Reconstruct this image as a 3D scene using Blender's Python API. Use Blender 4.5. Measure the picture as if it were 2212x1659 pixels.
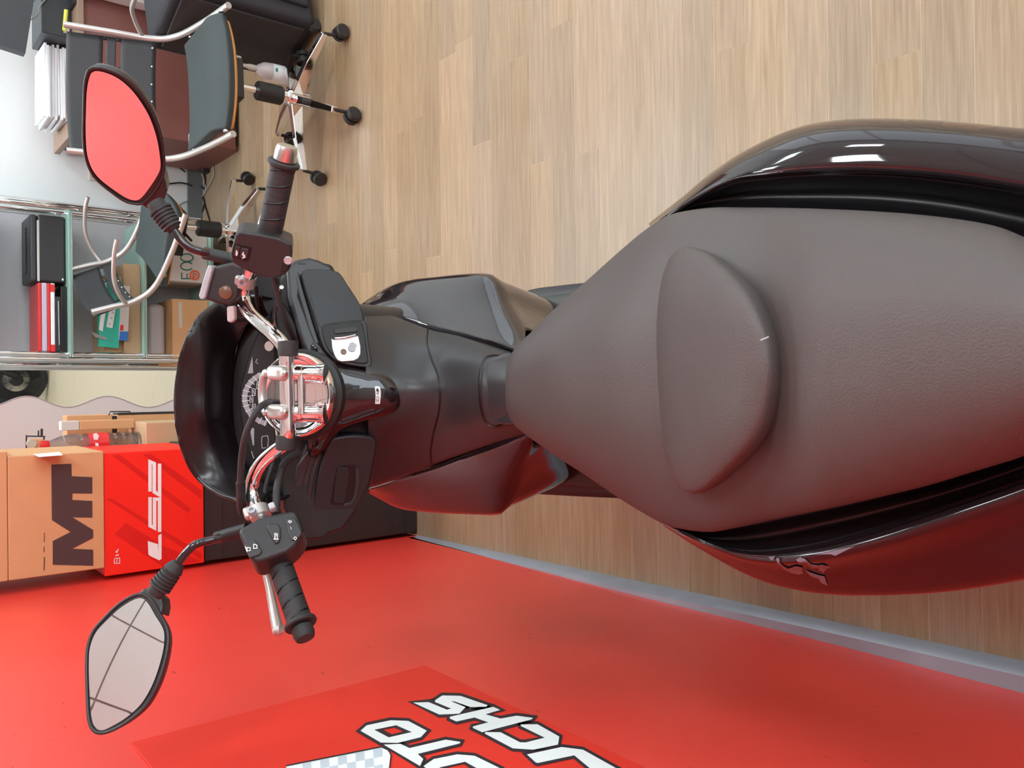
import bpy, bmesh, math, random
from mathutils import Vector, Matrix
from mathutils.bvhtree import BVHTree
random.seed(7)
for o in list(bpy.data.objects): bpy.data.objects.remove(o)
S = bpy.context.scene; COL = S.collection
V = Vector
# ------------------------------------------------------------------ camera
W, H, FPX = 2212, 1659, 1780.0
TH, PSI, ROLL, CAMH = math.radians(39), .006, .008, 1.59
CF = V((math.sin(PSI)*math.cos(TH), math.cos(PSI)*math.cos(TH), -math.sin(TH)))
CR0 = V((math.cos(PSI), -math.sin(PSI), 0)); CD0 = CF.cross(CR0)
CR = CR0*math.cos(ROLL)+CD0*math.sin(ROLL); CD = CD0*math.cos(ROLL)-CR0*math.sin(ROLL)
CC = V((0, 0, CAMH))
cam = bpy.data.objects.new('camera', bpy.data.cameras.new('camera')); COL.objects.link(cam)
cam.matrix_world = Matrix(((CD.x, CR.x, -CF.x, CC.x), (CD.y, CR.y, -CF.y, CC.y), (CD.z, CR.z, -CF.z, CC.z), (0, 0, 0, 1)))
cam.data.sensor_fit = 'HORIZONTAL'; cam.data.sensor_width = 36; cam.data.lens = 36*FPX/W; cam.data.clip_start = .02
S.camera = cam
# ------------------------------------------------------------------ world, exposure
wd = bpy.data.worlds.new('world'); S.world = wd; wd.use_nodes = True
wd.node_tree.nodes['Background'].inputs[0].default_value = (.93, .96, 1, 1)
wd.node_tree.nodes['Background'].inputs[1].default_value = .8
S.view_settings.view_transform = 'Standard'; S.view_settings.look = 'None'
S.view_settings.gamma = 1; S.view_settings.use_curve_mapping = False
S.view_settings.exposure = -0.14
LAMP_EMIT = 26.0
CEIL = 2.95
def area(name, loc, rot, sx, sy, power, col):
    l = bpy.data.lights.new(name, 'AREA'); l.shape = 'RECTANGLE'; l.size = sx; l.size_y = sy; l.energy = power; l.color = col
    o = bpy.data.objects.new(name, l); COL.objects.link(o); o.location = loc; o.rotation_euler = rot; return o
# daylight through the shop window in the right-hand wall and the open shop front behind the camera
area('window_daylight', (4.80, 1.9, 1.5), (0, math.radians(90), 0), 2.3, 5.6, 50, (.80, .92, 1))
area('shopfront_daylight', (2.95, -3.3, 1.75), (math.radians(90), 0, 0), 3.1, 2.2, 125, (.78, .92, 1))
# ------------------------------------------------------------------ helpers: a photo point placed in the room
def ray(x, y): return CF + CD*((x-W/2)/FPX) + CR*((H/2-y)/FPX)
def pz(x, y=None, z=None):
    if y is None: x, y, z = x
    d = ray(x, y); return CC + d*((z-CAMH)/d.z)
def py(x, y, Y): d = ray(x, y); return CC + d*(Y/d.y)
def px(x, y, X): d = ray(x, y); return CC + d*(X/d.x)
def pp(x, y, p0, n): d = ray(x, y); return CC + d*((p0-CC).dot(n)/d.dot(n))
# ------------------------------------------------------------------ materials
M = {}
def mat(name, col, rough=.5, metal=0, bump=0, bscale=200, var=0, vscale=5, coat=0, emit=0, trans=0, spec=.5, alpha=1, ior=1.45, stretch=None):
    m = bpy.data.materials.new(name); m.use_nodes = True; nt = m.node_tree; b = nt.nodes['Principled BSDF']
    b.inputs['Base Color'].default_value = (*col, 1); b.inputs['Roughness'].default_value = rough
    b.inputs['Metallic'].default_value = metal; b.inputs['Coat Weight'].default_value = coat
    b.inputs['Coat Roughness'].default_value = .04
    b.inputs['Specular IOR Level'].default_value = spec; b.inputs['IOR'].default_value = ior
    b.inputs['Transmission Weight'].default_value = trans; b.inputs['Alpha'].default_value = alpha
    if emit: b.inputs['Emission Color'].default_value = (*col, 1); b.inputs['Emission Strength'].default_value = emit
    tc = nt.nodes.new('ShaderNodeTexCoord'); src = tc.outputs['Object']
    if stretch:
        mp = nt.nodes.new('ShaderNodeMapping'); mp.inputs['Scale'].default_value = stretch
        nt.links.new(src, mp.inputs[0]); src = mp.outputs[0]
    if var:
        n = nt.nodes.new('ShaderNodeTexNoise'); n.inputs['Scale'].default_value = vscale; n.inputs['Detail'].default_value = 4
        nt.links.new(src, n.inputs[0]); mx = nt.nodes.new('ShaderNodeMix'); mx.data_type = 'RGBA'
        mx.inputs[6].default_value = (*[c*(1-var) for c in col], 1); mx.inputs[7].default_value = (*[min(1, c*(1+var)) for c in col], 1)
        nt.links.new(n.outputs[0], mx.inputs[0]); nt.links.new(mx.outputs[2], b.inputs['Base Color'])
    if bump:
        n = nt.nodes.new('ShaderNodeTexNoise'); n.inputs['Scale'].default_value = bscale; n.inputs['Detail'].default_value = 3
        nt.links.new(src, n.inputs[0]); bp = nt.nodes.new('ShaderNodeBump'); bp.inputs['Strength'].default_value = bump
        bp.inputs['Distance'].default_value = .01; nt.links.new(n.outputs[0], bp.inputs['Height']); nt.links.new(bp.outputs[0], b.inputs['Normal'])
    M[name] = m; return m
mat('seat_vinyl', (.078, .066, .062), .48, bump=.12, bscale=420, var=.06, vscale=60, spec=.6)
mat('gloss_black', (.014, .009, .011), .06, coat=.55, var=.2, vscale=30)
mat('smoke_black', (.010, .007, .008), .32, coat=0, var=.1, vscale=30)
mat('satin_black', (.035, .034, .036), .34, bump=.02, bscale=900)
mat('lid_black', (.020, .019, .021), .42, bump=.03, bscale=900)
mat('matte_black', (.016, .016, .016), .5, bump=.04, bscale=900)
mat('dark_plastic', (.028, .027, .028), .42, bump=.05, bscale=700)
mat('deep_black', (.006, .005, .006), .35, bump=.02, bscale=400)
mat('rubber', (.03, .029, .03), .6, bump=.12, bscale=600)
mat('rubber_mat', (.05, .052, .045), .45, bump=.12, bscale=600)
mat('chrome', (.86, .86, .87), .05, 1, bump=.004, bscale=60)
mat('brushed_metal', (.62, .61, .60), .28, 1, bump=.03, bscale=300)
mat('silver_paint', (.55, .53, .50), .35, .6, bump=.02, bscale=400)
mat('mirror_glass', (.84, .95, 1.0), .015, 1, bump=.0004, bscale=20)
mat('gauge_grey', (.45, .46, .49), .4, var=.1, vscale=80)
mat('ignition_plate', (.74, .77, .78), .32, .15, bump=.01, bscale=300)
mat('amber_window', (.17, .085, .05), .25, var=.2, vscale=200)
mat('white_print', (.80, .82, .82), .5, var=.02)
mat('grey_print', (.45, .46, .50), .45, var=.05)
mat('emblem_grey', (.22, .23, .28), .3, .3, var=.05)
mat('dark_outline', (.03, .022, .028), .5, var=.05)
mat('carton', (.62, .33, .155), .75, bump=.08, bscale=120, var=.08, vscale=12)
mat('carton_dull', (.50, .33, .19), .8, bump=.08, bscale=120, var=.1, vscale=12)
mat('carton_print', (.072, .038, .036), .7, var=.05)
mat('carton_red', (.90, .022, .010), .42, bump=.03, bscale=90, var=.04)
mat('carton_red_dark', (.68, .012, .008), .42, var=.04)
mat('carton_black', (.028, .022, .022), .55, bump=.04, bscale=90, var=.1)
mat('white_carton', (.62, .56, .51), .7, bump=.03, bscale=90, var=.04)
mat('green_print', (.03, .19, .13), .6, var=.05)
mat('orange_print', (.78, .14, .05), .6, var=.05)
mat('banner_red', (.76, .042, .026), .5, spec=.25, bump=.04, bscale=6, var=.04, vscale=3)
mat('print_white', (.86, .90, .88), .45, var=.02, vscale=4)
mat('print_bluegrey', (.55, .62, .68), .45, var=.03)
mat('desk_wood', (.33, .22, .16), .5, var=.15, vscale=6, stretch=(2, 30, 30))
mat('desk_panel', (.22, .085, .07), .5, var=.12, vscale=6)
mat('sling', (.028, .029, .031), .5, bump=.06, bscale=300, var=.15, vscale=8)
mat('seat_pad', (.042, .054, .054), .8, bump=.15, bscale=500, var=.1, vscale=10)
mat('ply', (.62, .27, .07), .45, var=.12, vscale=20)
mat('caster_black', (.02, .018, .017), .4, bump=.03)
mat('paper', (.82, .86, .88), .6, var=.03)
mat('yellow_marker', (.85, .85, .12), .45, var=.04)
mat('grey_cloth', (.30, .31, .31), .8, bump=.2, bscale=300, var=.1)
mat('monitor_black', (.04, .045, .05), .45, bump=.03, bscale=300)
mat('fabric_black', (.018, .018, .022), .6, bump=.15, bscale=150, var=.3, vscale=8)
mat('cream', (.55, .50, .42), .5, var=.05)
mat('pink_white', (.55, .48, .48), .4, var=.05)
mat('wall_white', (.74, .77, .77), .6, bump=.02, bscale=30, var=.02)
mat('panel_grey', (.53, .53, .56), .45, var=.03, vscale=2)
mat('board_white', (.60, .60, .59), .4, var=.03, vscale=2)
mat('skirting_grey', (.14, .15, .155), .5, var=.1)
mat('skirting_metal', (.36, .40, .46), .38, .3, bump=.06, bscale=25, var=.15, vscale=14)
mat('ceiling_white', (.82, .92, .95), .8, bump=.02, bscale=150, var=.02)
mat('grid_grey', (.36, .36, .38), .5, var=.05)
mat('lamp_glow', (.88, .96, 1), .5, emit=LAMP_EMIT)
mat('shelf_glass_edge', (.45, .72, .62), .08, trans=.45, ior=1.45, var=.05)
mat('teal_plastic', (.03, .45, .33), .3, bump=.1, bscale=40, var=.08, vscale=20)
mat('blue_print', (.03, .16, .50), .5, var=.05)
mat('red_plastic', (.70, .03, .03), .35, var=.06)
mat('lilac_paper', (.55, .50, .62), .6, var=.04)
mat('cable_grey', (.35, .34, .33), .5, var=.05)
mat('far_wood', (.60, .50, .35), .5, var=.1, vscale=6, stretch=(1, 12, 12))
mat('far_wall', (.45, .40, .36), .6, var=.1, vscale=1)
def clear_plastic():
    m = bpy.data.materials.new('clear_plastic'); m.use_nodes = True; b = m.node_tree.nodes['Principled BSDF']
    b.inputs['Base Color'].default_value = (.80, .83, .87, 1); b.inputs['Roughness'].default_value = .05
    b.inputs['Transmission Weight'].default_value = 1; b.inputs['IOR'].default_value = 1.33
    n = m.node_tree.nodes.new('ShaderNodeTexNoise'); n.inputs['Scale'].default_value = 30
    bp = m.node_tree.nodes.new('ShaderNodeBump'); bp.inputs['Strength'].default_value = .4; bp.inputs['Distance'].default_value = .01
    m.node_tree.links.new(n.outputs[0], bp.inputs['Height']); m.node_tree.links.new(bp.outputs[0], b.inputs['Normal'])
    M['clear_plastic'] = m
clear_plastic()
def plank_mat(name, cols, bright=1.0):
    m = bpy.data.materials.new(name); m.use_nodes = True; nt = m.node_tree; L = nt.links; b = nt.nodes['Principled BSDF']
    b.inputs['Roughness'].default_value = .33; b.inputs['Specular IOR Level'].default_value = .5
    tc = nt.nodes.new('ShaderNodeTexCoord'); oi = nt.nodes.new('ShaderNodeObjectInfo')
    geo = nt.nodes.new('ShaderNodeNewGeometry')
    off = nt.nodes.new('ShaderNodeVectorMath'); off.operation = 'SCALE'; cmb = nt.nodes.new('ShaderNodeCombineXYZ')
    L.new(oi.outputs['Random'], cmb.inputs[0]); L.new(oi.outputs['Random'], cmb.inputs[1]); L.new(oi.outputs['Random'], cmb.inputs[2])
    L.new(cmb.outputs[0], off.inputs[0]); off.inputs['Scale'].default_value = 37
    ad = nt.nodes.new('ShaderNodeVectorMath'); L.new(geo.outputs['Position'], ad.inputs[0]); L.new(off.outputs[0], ad.inputs[1])
    mp = nt.nodes.new('ShaderNodeMapping'); mp.inputs['Scale'].default_value = (1.6, 34, 30); L.new(ad.outputs[0], mp.inputs[0])
    n1 = nt.nodes.new('ShaderNodeTexNoise'); n1.inputs['Scale'].default_value = 3.4; n1.inputs['Detail'].default_value = 7; n1.inputs['Distortion'].default_value = .6
    L.new(mp.outputs[0], n1.inputs[0])
    mp2 = nt.nodes.new('ShaderNodeMapping'); mp2.inputs['Scale'].default_value = (5, 260, 60); L.new(ad.outputs[0], mp2.inputs[0])
    n2 = nt.nodes.new('ShaderNodeTexNoise'); n2.inputs['Scale'].default_value = 2.2; n2.inputs['Detail'].default_value = 3; L.new(mp2.outputs[0], n2.inputs[0])
    r = nt.nodes.new('ShaderNodeValToRGB'); r.color_ramp.elements[0].position = .30; r.color_ramp.elements[1].position = .72
    r.color_ramp.elements[0].color = (*[c*bright for c in cols[0]], 1); r.color_ramp.elements[1].color = (*[c*bright for c in cols[1]], 1)
    av = nt.nodes.new('ShaderNodeMath'); av.operation = 'MULTIPLY_ADD'; L.new(n2.outputs[0], av.inputs[0]); av.inputs[1].default_value = .35
    s2 = nt.nodes.new('ShaderNodeMath'); s2.operation = 'MULTIPLY'; L.new(n1.outputs[0], s2.inputs[0]); s2.inputs[1].default_value = .65
    L.new(s2.outputs[0], av.inputs[2]); L.new(av.outputs[0], r.inputs[0])
    hs = nt.nodes.new('ShaderNodeHueSaturation'); mr = nt.nodes.new('ShaderNodeMapRange')
    L.new(oi.outputs['Random'], mr.inputs[0]); mr.inputs[3].default_value = .82; mr.inputs[4].default_value = 1.08
    L.new(mr.outputs[0], hs.inputs['Value']); L.new(r.outputs[0], hs.inputs['Color'])
    mr2 = nt.nodes.new('ShaderNodeMapRange'); fr = nt.nodes.new('ShaderNodeMath'); fr.operation = 'FRACT'
    ml = nt.nodes.new('ShaderNodeMath'); ml.operation = 'MULTIPLY'; ml.inputs[1].default_value = 7.3
    L.new(oi.outputs['Random'], ml.inputs[0]); L.new(ml.outputs[0], fr.inputs[0]); L.new(fr.outputs[0], mr2.inputs[0])
    mr2.inputs[3].default_value = .95; mr2.inputs[4].default_value = 1.12; L.new(mr2.outputs[0], hs.inputs['Saturation'])
    L.new(hs.outputs[0], b.inputs['Base Color'])
    bp = nt.nodes.new('ShaderNodeBump'); bp.inputs['Strength'].default_value = .06; bp.inputs['Distance'].default_value = .004
    L.new(n2.outputs[0], bp.inputs['Height']); L.new(bp.outputs[0], b.inputs['Normal'])
    M[name] = m
plank_mat('oak_plank', ((.255, .17, .10), (.43, .315, .20)))
mat('lit_groove', (.56, .46, .32), .6, var=.05)  # pale tone stands in for light caught in the board grooves
def wall_red_mat():
    m = bpy.data.materials.new('wall_red'); m.use_nodes = True; nt = m.node_tree; L = nt.links; b = nt.nodes['Principled BSDF']
    b.inputs['Roughness'].default_value = .42; b.inputs['Specular IOR Level'].default_value = 1.0; b.inputs['Coat Weight'].default_value = .2; b.inputs['Coat Roughness'].default_value = .38
    geo = nt.nodes.new('ShaderNodeNewGeometry')
    n = nt.nodes.new('ShaderNodeTexNoise'); n.inputs['Scale'].default_value = 2.2; n.inputs['Detail'].default_value = 1
    L.new(geo.outputs['Position'], n.inputs[0])
    bp = nt.nodes.new('ShaderNodeBump'); bp.inputs['Strength'].default_value = .10; bp.inputs['Distance'].default_value = .03
    L.new(n.outputs[0], bp.inputs['Height']); L.new(bp.outputs[0], b.inputs['Normal'])
    n2 = nt.nodes.new('ShaderNodeTexNoise'); n2.inputs['Scale'].default_value = 9; n2.inputs['Detail'].default_value = 5
    L.new(geo.outputs['Position'], n2.inputs[0])
    mx = nt.nodes.new('ShaderNodeMix'); mx.data_type = 'RGBA'; mx.inputs[6].default_value = (.80, .034, .020, 1); mx.inputs[7].default_value = (.87, .052, .036, 1)
    L.new(n2.outputs[0], mx.inputs[0])
    # scuffs: small dark flecks
    mp = nt.nodes.new('ShaderNodeMapping'); mp.inputs['Rotation'].default_value = (.5, 0, 0); mp.inputs['Scale'].default_value = (20, 22, 70)
    L.new(geo.outputs['Position'], mp.inputs[0])
    n3 = nt.nodes.new('ShaderNodeTexNoise'); n3.inputs['Scale'].default_value = 1.3; n3.inputs['Detail'].default_value = 2; L.new(mp.outputs[0], n3.inputs[0])
    r = nt.nodes.new('ShaderNodeValToRGB'); r.color_ramp.elements[0].position = .725; r.color_ramp.elements[1].position = .76; L.new(n3.outputs[0], r.inputs[0])
    mx2 = nt.nodes.new('ShaderNodeMix'); mx2.data_type = 'RGBA'; L.new(mx.outputs[2], mx2.inputs[6]); mx2.inputs[7].default_value = (.45, .012, .012, 1)
    L.new(r.outputs[0], mx2.inputs[0]); L.new(mx2.outputs[2], b.inputs['Base Color'])
    M['wall_red'] = m
wall_red_mat()
# ------------------------------------------------------------------ object helpers
WL = {}
def link(name, me, parent=None, ma=None, smooth=True, centre=True):
    if ma is not None:
        for mm in (ma if isinstance(ma, (list, tuple)) else [ma]): me.materials.append(M[mm])
    c = V((0, 0, 0))
    if centre and len(me.vertices):
        xs = [v.co for v in me.vertices]
        c = V([(min(p[i] for p in xs)+max(p[i] for p in xs))/2 for i in range(3)])
        me.transform(Matrix.Translation(-c))
    if smooth:
        me.polygons.foreach_set('use_smooth', [True]*len(me.polygons))
    o = bpy.data.objects.new(name, me); COL.objects.link(o)
    if parent: o.parent = parent; o.location = c - WL[parent.name]
    else: o.location = c
    WL[o.name] = c
    return o
def thing(name, label, cat, loc=(0, 0, 0), group=None):
    o = bpy.data.objects.new(name, None); COL.objects.link(o); o.location = loc; o.empty_display_size = .05
    WL[o.name] = V(loc); return tag(o, label, cat, group)
def tag(o, label, cat, group=None):
    o['label'] = label; o['category'] = cat
    if group: o['group'] = group
    return o
def struct(o): o['kind'] = 'structure'; return o
def mk(vs, fs):
    me = bpy.data.meshes.new('m'); me.from_pydata([tuple(v) for v in vs], [], fs); me.update()
    bm = bmesh.new(); bm.from_mesh(me); bmesh.ops.recalc_face_normals(bm, faces=bm.faces[:]); bm.to_mesh(me); bm.free()
    return me
def merge(parts):
    vs, fs = [], []
    for a, b in parts:
        k = len(vs); vs += list(a); fs += [tuple(i+k for i in f) for f in b]
    return vs, fs
def autosmooth(o, a=35):
    bm = bmesh.new(); bm.from_mesh(o.data)
    for e in bm.edges:
        if len(e.link_faces) == 2 and e.calc_face_angle(0) > math.radians(a): e.smooth = False
    bm.to_mesh(o.data); bm.free(); return o
def bevel(o, w, seg=2):
    if w > 0:
        md = o.modifiers.new('b', 'BEVEL'); md.width = w; md.segments = seg; md.limit_method = 'ANGLE'; md.angle_limit = math.radians(30)
        md.harden_normals = True
    return o
def boxg(c, dims, ax=None):
    ax = ax or (V((1, 0, 0)), V((0, 1, 0)), V((0, 0, 1))); c = V(c)
    vs = [c+ax[0]*(dims[0]/2*i)+ax[1]*(dims[1]/2*j)+ax[2]*(dims[2]/2*k) for i in (-1, 1) for j in (-1, 1) for k in (-1, 1)]
    return vs, [(0, 1, 3, 2), (4, 6, 7, 5), (0, 4, 5, 1), (2, 3, 7, 6), (0, 2, 6, 4), (1, 5, 7, 3)]
def box(name, lo, hi, ma, parent=None, bv=.002, seg=2):
    lo, hi = V(lo), V(hi); g = boxg((lo+hi)/2, hi-lo)
    return bevel(link(name, mk(*g), parent, ma, smooth=bv > 0), bv, seg)
def obox(name, c, dims, ax, ma, parent=None, bv=.002, seg=2):
    return bevel(link(name, mk(*boxg(c, dims, ax)), parent, ma, smooth=bv > 0), bv, seg)
def frame(t):
    t = t.normalized(); u = t.cross(V((0, 0, 1)))
    if u.length < .05: u = t.cross(V((0, 1, 0)))
    u.normalize(); return u, t.cross(u).normalized()
def cat(pts, n, closed=False):
    pts = [V(p) for p in pts]; m = len(pts)
    if m == 2: return [pts[0].lerp(pts[1], i/(n-1)) for i in range(n)]
    seg = m if closed else m-1; ln = [(pts[(i+1) % m]-pts[i]).length+1e-9 for i in range(seg)]; tot = sum(ln); out = []
    for k in range(n):
        s = tot*k/(n if closed else n-1); i = 0
        while i < seg-1 and s > ln[i]: s -= ln[i]; i += 1
        t = min(1, s/ln[i])
        if closed: a, b, c, d = pts[(i-1) % m], pts[i], pts[(i+1) % m], pts[(i+2) % m]
        else: a, b, c, d = pts[max(i-1, 0)], pts[i], pts[i+1], pts[min(i+2, m-1)]
        out.append(.5*((2*b)+(c-a)*t+(2*a-5*b+4*c-d)*t*t+(3*b-a-3*c+d)*t*t*t))
    return out
def tubeg(pts, r, seg=12, n=None, rings=None):
    if n: pts2 = cat(pts, n)
    else: pts2 = [V(p) for p in pts]
    m = len(pts2)
    if isinstance(r, (list, tuple)): rr = [x.x for x in cat([V((q, 0, 0)) for q in r], m)] if len(r) != m else list(r)
    else: rr = [r]*m
    vs, fs = [], []; u = None
    for i, p in enumerate(pts2):
        t = (pts2[min(i+1, m-1)]-pts2[max(i-1, 0)])
        if u is None: u, w = frame(t)
        else:
            t = t.normalized(); u = (u-t*u.dot(t)).normalized(); w = t.cross(u)
        for k in range(seg):
            a = 2*math.pi*k/seg; vs.append(p+u*(rr[i]*math.cos(a))+w*(rr[i]*math.sin(a)))
    for i in range(m-1):
        for k in range(seg):
            a, b = i*seg+k, i*seg+(k+1) % seg; fs.append((a, b, b+seg, a+seg))
    fs.append(tuple(range(seg))); fs.append(tuple((m-1)*seg+k for k in range(seg)))
    return vs, fs
def tube(name, pts, r, ma, parent=None, seg=12, n=None): return autosmooth(link(name, mk(*tubeg(pts, r, seg, n)), parent, ma), 50)
def latheg(prof, o, ax, seg=24):
    o = V(o); ax = V(ax).normalized(); u, w = frame(ax); vs, fs = [], []
    for (r, t) in prof:
        for k in range(seg):
            a = 2*math.pi*k/seg; vs.append(o+ax*t+u*(r*math.cos(a))+w*(r*math.sin(a)))
    for i in range(len(prof)-1):
        for k in range(seg):
            a, b = i*seg+k, i*seg+(k+1) % seg; fs.append((a, b, b+seg, a+seg))
    fs.append(tuple(range(seg))); fs.append(tuple((len(prof)-1)*seg+k for k in range(seg)))
    return vs, fs
def lathe(name, prof, o, ax, ma, parent=None, seg=24): return autosmooth(link(name, mk(*latheg(prof, o, ax, seg)), parent, ma), 35)
def gridg(lines, n, m):
    rows = [cat(l, n) for l in lines]; cols = [cat([rows[j][i] for j in range(len(rows))], m) for i in range(n)]
    vs = [p for c in cols for p in c]; fs = [(i*m+j, i*m+j+1, (i+1)*m+j+1, (i+1)*m+j) for i in range(n-1) for j in range(m-1)]
    return vs, fs
def patch(name, lines, n, m, ma, parent=None, th=.004, top=None):
    L2 = [[(pz(p) if not isinstance(p, Vector) else p) for p in l] for l in lines]
    o = link(name, mk(*gridg(L2, n, m)), parent, ma)
    # normals towards camera side, thickness away from it
    me = o.data; c = WL[o.name]; s = sum((CC-c-p.center).dot(p.normal)*p.area for p in me.polygons if top is None or (p.index % (m-1)) < top)
    if s < 0: me.flip_normals()
    if th: md = o.modifiers.new('s', 'SOLIDIFY'); md.thickness = th; md.offset = -1
    return o
def domeg(ring, prof, up, n=64, c=None):
    ring = cat(ring, n, True); c = c or sum(ring, V((0, 0, 0)))/n; vs, fs = [], []
    for (s, l) in prof:
        for p in ring: vs.append(c+(p-c)*s+up*l)
    for i in range(len(prof)-1):
        for k in range(n):
            a, b = i*n+k, i*n+(k+1) % n; fs.append((a, b, b+n, a+n))
    vs.append(c+up*prof[-1][1]); z = len(vs)-1; b0 = (len(prof)-1)*n
    for k in range(n): fs.append((b0+k, b0+(k+1) % n, z))
    return vs, fs
def dome(name, ring, prof, up, ma, parent=None, n=64, c=None, sm=60):
    return autosmooth(link(name, mk(*domeg(ring, prof, V(up), n, c)), parent, ma), sm)
def prismg(poly, d):
    n = len(poly); vs = [V(p) for p in poly]+[V(p)+d for p in poly]
    return vs, [tuple(range(n)), tuple(range(2*n-1, n-1, -1))]+[(k, (k+1) % n, n+(k+1) % n, n+k) for k in range(n)]
def plate(name, pxs, p0, n, depth, ma, parent=None, bv=.003, seg=3, lift=0, rnd=0):
    n = V(n).normalized(); p0 = p0+n*lift; pts = [pp(x, y, p0, n) for x, y in pxs]
    if rnd: pts = cat(pts, rnd, True)
    return bevel(autosmooth(link(name, mk(*prismg(pts, -n*depth)), parent, ma), 30), bv, seg)
def decal(name, polys, p0, n, ma, parent, lift=.0008, th=.0006):
    n = V(n).normalized(); q = p0+n*lift
    return link(name, mk(*merge([prismg([pp(x, y, q, n) for x, y in pl], -n*th) for pl in polys])), parent, ma, smooth=False)
def strk(pts, w):
    out = []
    P = [V((a, b, 0)) for a, b in pts]; L_, R_ = [], []
    for i, p in enumerate(P):
        a = (p-P[i-1]).normalized() if i else None; b = (P[i+1]-p).normalized() if i < len(P)-1 else None
        if a is None: nrm = V((-b.y, b.x, 0)); k = 1
        elif b is None: nrm = V((-a.y, a.x, 0)); k = 1
        else:
            na, nb = V((-a.y, a.x, 0)), V((-b.y, b.x, 0)); nrm = (na+nb).normalized(); k = 1/max(.4, nrm.dot(na))
        L_.append(p+nrm*(w/2*k)); R_.append(p-nrm*(w/2*k))
    return [(q.x, q.y) for q in L_+R_[::-1]]
def bvh_of(o):
    c = WL[o.name]; me = o.data
    return BVHTree.FromPolygons([c+v.co for v in me.vertices], [tuple(p.vertices) for p in me.polygons])
def on_surf(tree, x, y, lift=.001):
    d = ray(x, y).normalized(); h = tree.ray_cast(CC, d)
    if h[0] is None: return None
    n = h[1] if h[1].dot(d) < 0 else -h[1]
    return h[0]+n*lift
def surf_poly(name, polys, tree, ma, parent, lift=.0012):
    vs, fs = [], []
    for pl in polys:
        bm = bmesh.new(); bm.faces.new([bm.verts.new((x, y, 0)) for x, y in pl])
        bmesh.ops.triangulate(bm, faces=bm.faces[:]); bmesh.ops.subdivide_edges(bm, edges=bm.edges[:], cuts=3, use_grid_fill=True)
        bm.verts.ensure_lookup_table(); bm.verts.index_update()
        q = [on_surf(tree, v.co.x, v.co.y, lift) for v in bm.verts]; k = len(vs)
        vs += [a if a is not None else V((0, 0, 0)) for a in q]
        fs += [tuple(v.index+k for v in f.verts) for f in bm.faces if all(q[v.index] is not None for v in f.verts)]
        bm.free()
    if not vs: return None
    o = link(name, mk(vs, fs), parent, ma, smooth=False); s = sum((CC-WL[o.name]-p.center).dot(p.normal) for p in o.data.polygons)
    if s < 0: o.data.flip_normals()
    md = o.modifiers.new('s', 'SOLIDIFY'); md.thickness = .0004; md.offset = 1
    return o
def seam(name, pts, tree, parent, r=.0016, ma='deep_black', n=30):
    q = [on_surf(tree, x, y, 0) for x, y in [(a.x, a.y) for a in cat([V((x, y, 0)) for x, y in pts], n)]]
    q = [a for a in q if a is not None]
    return tube(name, q, r, ma, parent, 6) if len(q) > 2 else None

# ================================================================== THE ROOM
WX = -.525
BACKY = 4.75
floor = struct(box('floor', (WX, -3, -.06), (4.6, 12, -.0022), 'far_wood', None, 0))
sw = .0953
y0 = pz(1701, 300, 0).y
row = 0; pl_meshes = {}
ys = []; yv = y0
while yv > -.3: yv -= sw
while yv < BACKY: ys.append(yv); yv += sw
for r_, yv in enumerate(ys):
    if yv+sw > BACKY: break
    x = WX+.002 - random.uniform(0, .7)
    while x < 2.3:
        ln = random.choice((.75, .9, 1.05, 1.2, 1.3)); a, b = max(x, WX+.002), min(x+ln, 4.0)
        if b-a > .03:
            g = .0011 if (r_ % 2 == 0) else .0004
            vs, fs = boxg(((a+b)/2, yv+sw/2, -.0012), (b-a-.0008, sw-2*g, .0024))
            me = mk(vs, fs)
            o = link('plank', me, floor, 'oak_plank', smooth=False)
        x += ln
gap = struct(box('trim_1', (WX, -.35, -.0035), (2.3, BACKY, -.0005), 'lit_groove', None, 0))  # pale sheet seen between planks, painted to look like lit grooves
wall_l = struct(box('wall_left', (WX-.12, -3, 0), (WX, 3.45, CEIL), 'wall_red', None, 0))
wall_l2 = struct(box('wall_left.001', (WX-.12, 3.45, 0), (WX, 12, CEIL), 'far_wall', None, 0))
wall_b = struct(box('wall_back', (.12, BACKY, 0), (4.6, BACKY+.12, CEIL), 'wall_white', None, 0))
struct(box('wall_far', (WX-.12, 12, 0), (4.6, 12.12, CEIL), 'far_wall', None, 0))
struct(box('wall_right', (4.6, -3, 0), (4.72, -.95, CEIL), 'wall_white', None, 0))
struct(box('wall_right.001', (4.6, 4.75, 0), (4.72, 12.12, CEIL), 'wall_white', None, 0))
struct(box('wall_right.002', (4.6, -.95, 0), (4.72, 4.75, .35), 'wall_white', None, 0))
struct(box('wall_right.003', (4.6, -.95, 2.65), (4.72, 4.75, CEIL), 'wall_white', None, 0))
win = struct(box('window_1', (4.62, -.95, .35), (4.70, -.89, 2.65), 'wall_white', None, .003))
for k in range(1, 5): box('mullion', (4.62, -.95+k*1.41, .35), (4.70, -.89+k*1.41, 2.65), 'wall_white', win, .003)
struct(box('wall_rear', (1.35, -3.12, 0), (4.72, -3, .5), 'wall_white', None, 0))
struct(box('wall_rear.001', (WX-.12, -3.12, 0), (1.35, -3, CEIL), 'wall_white', None, 0))
struct(box('baseboard_back', (.9, BACKY-.015, 0), (4.6, BACKY, .085), 'skirting_grey', None, .003))
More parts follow.
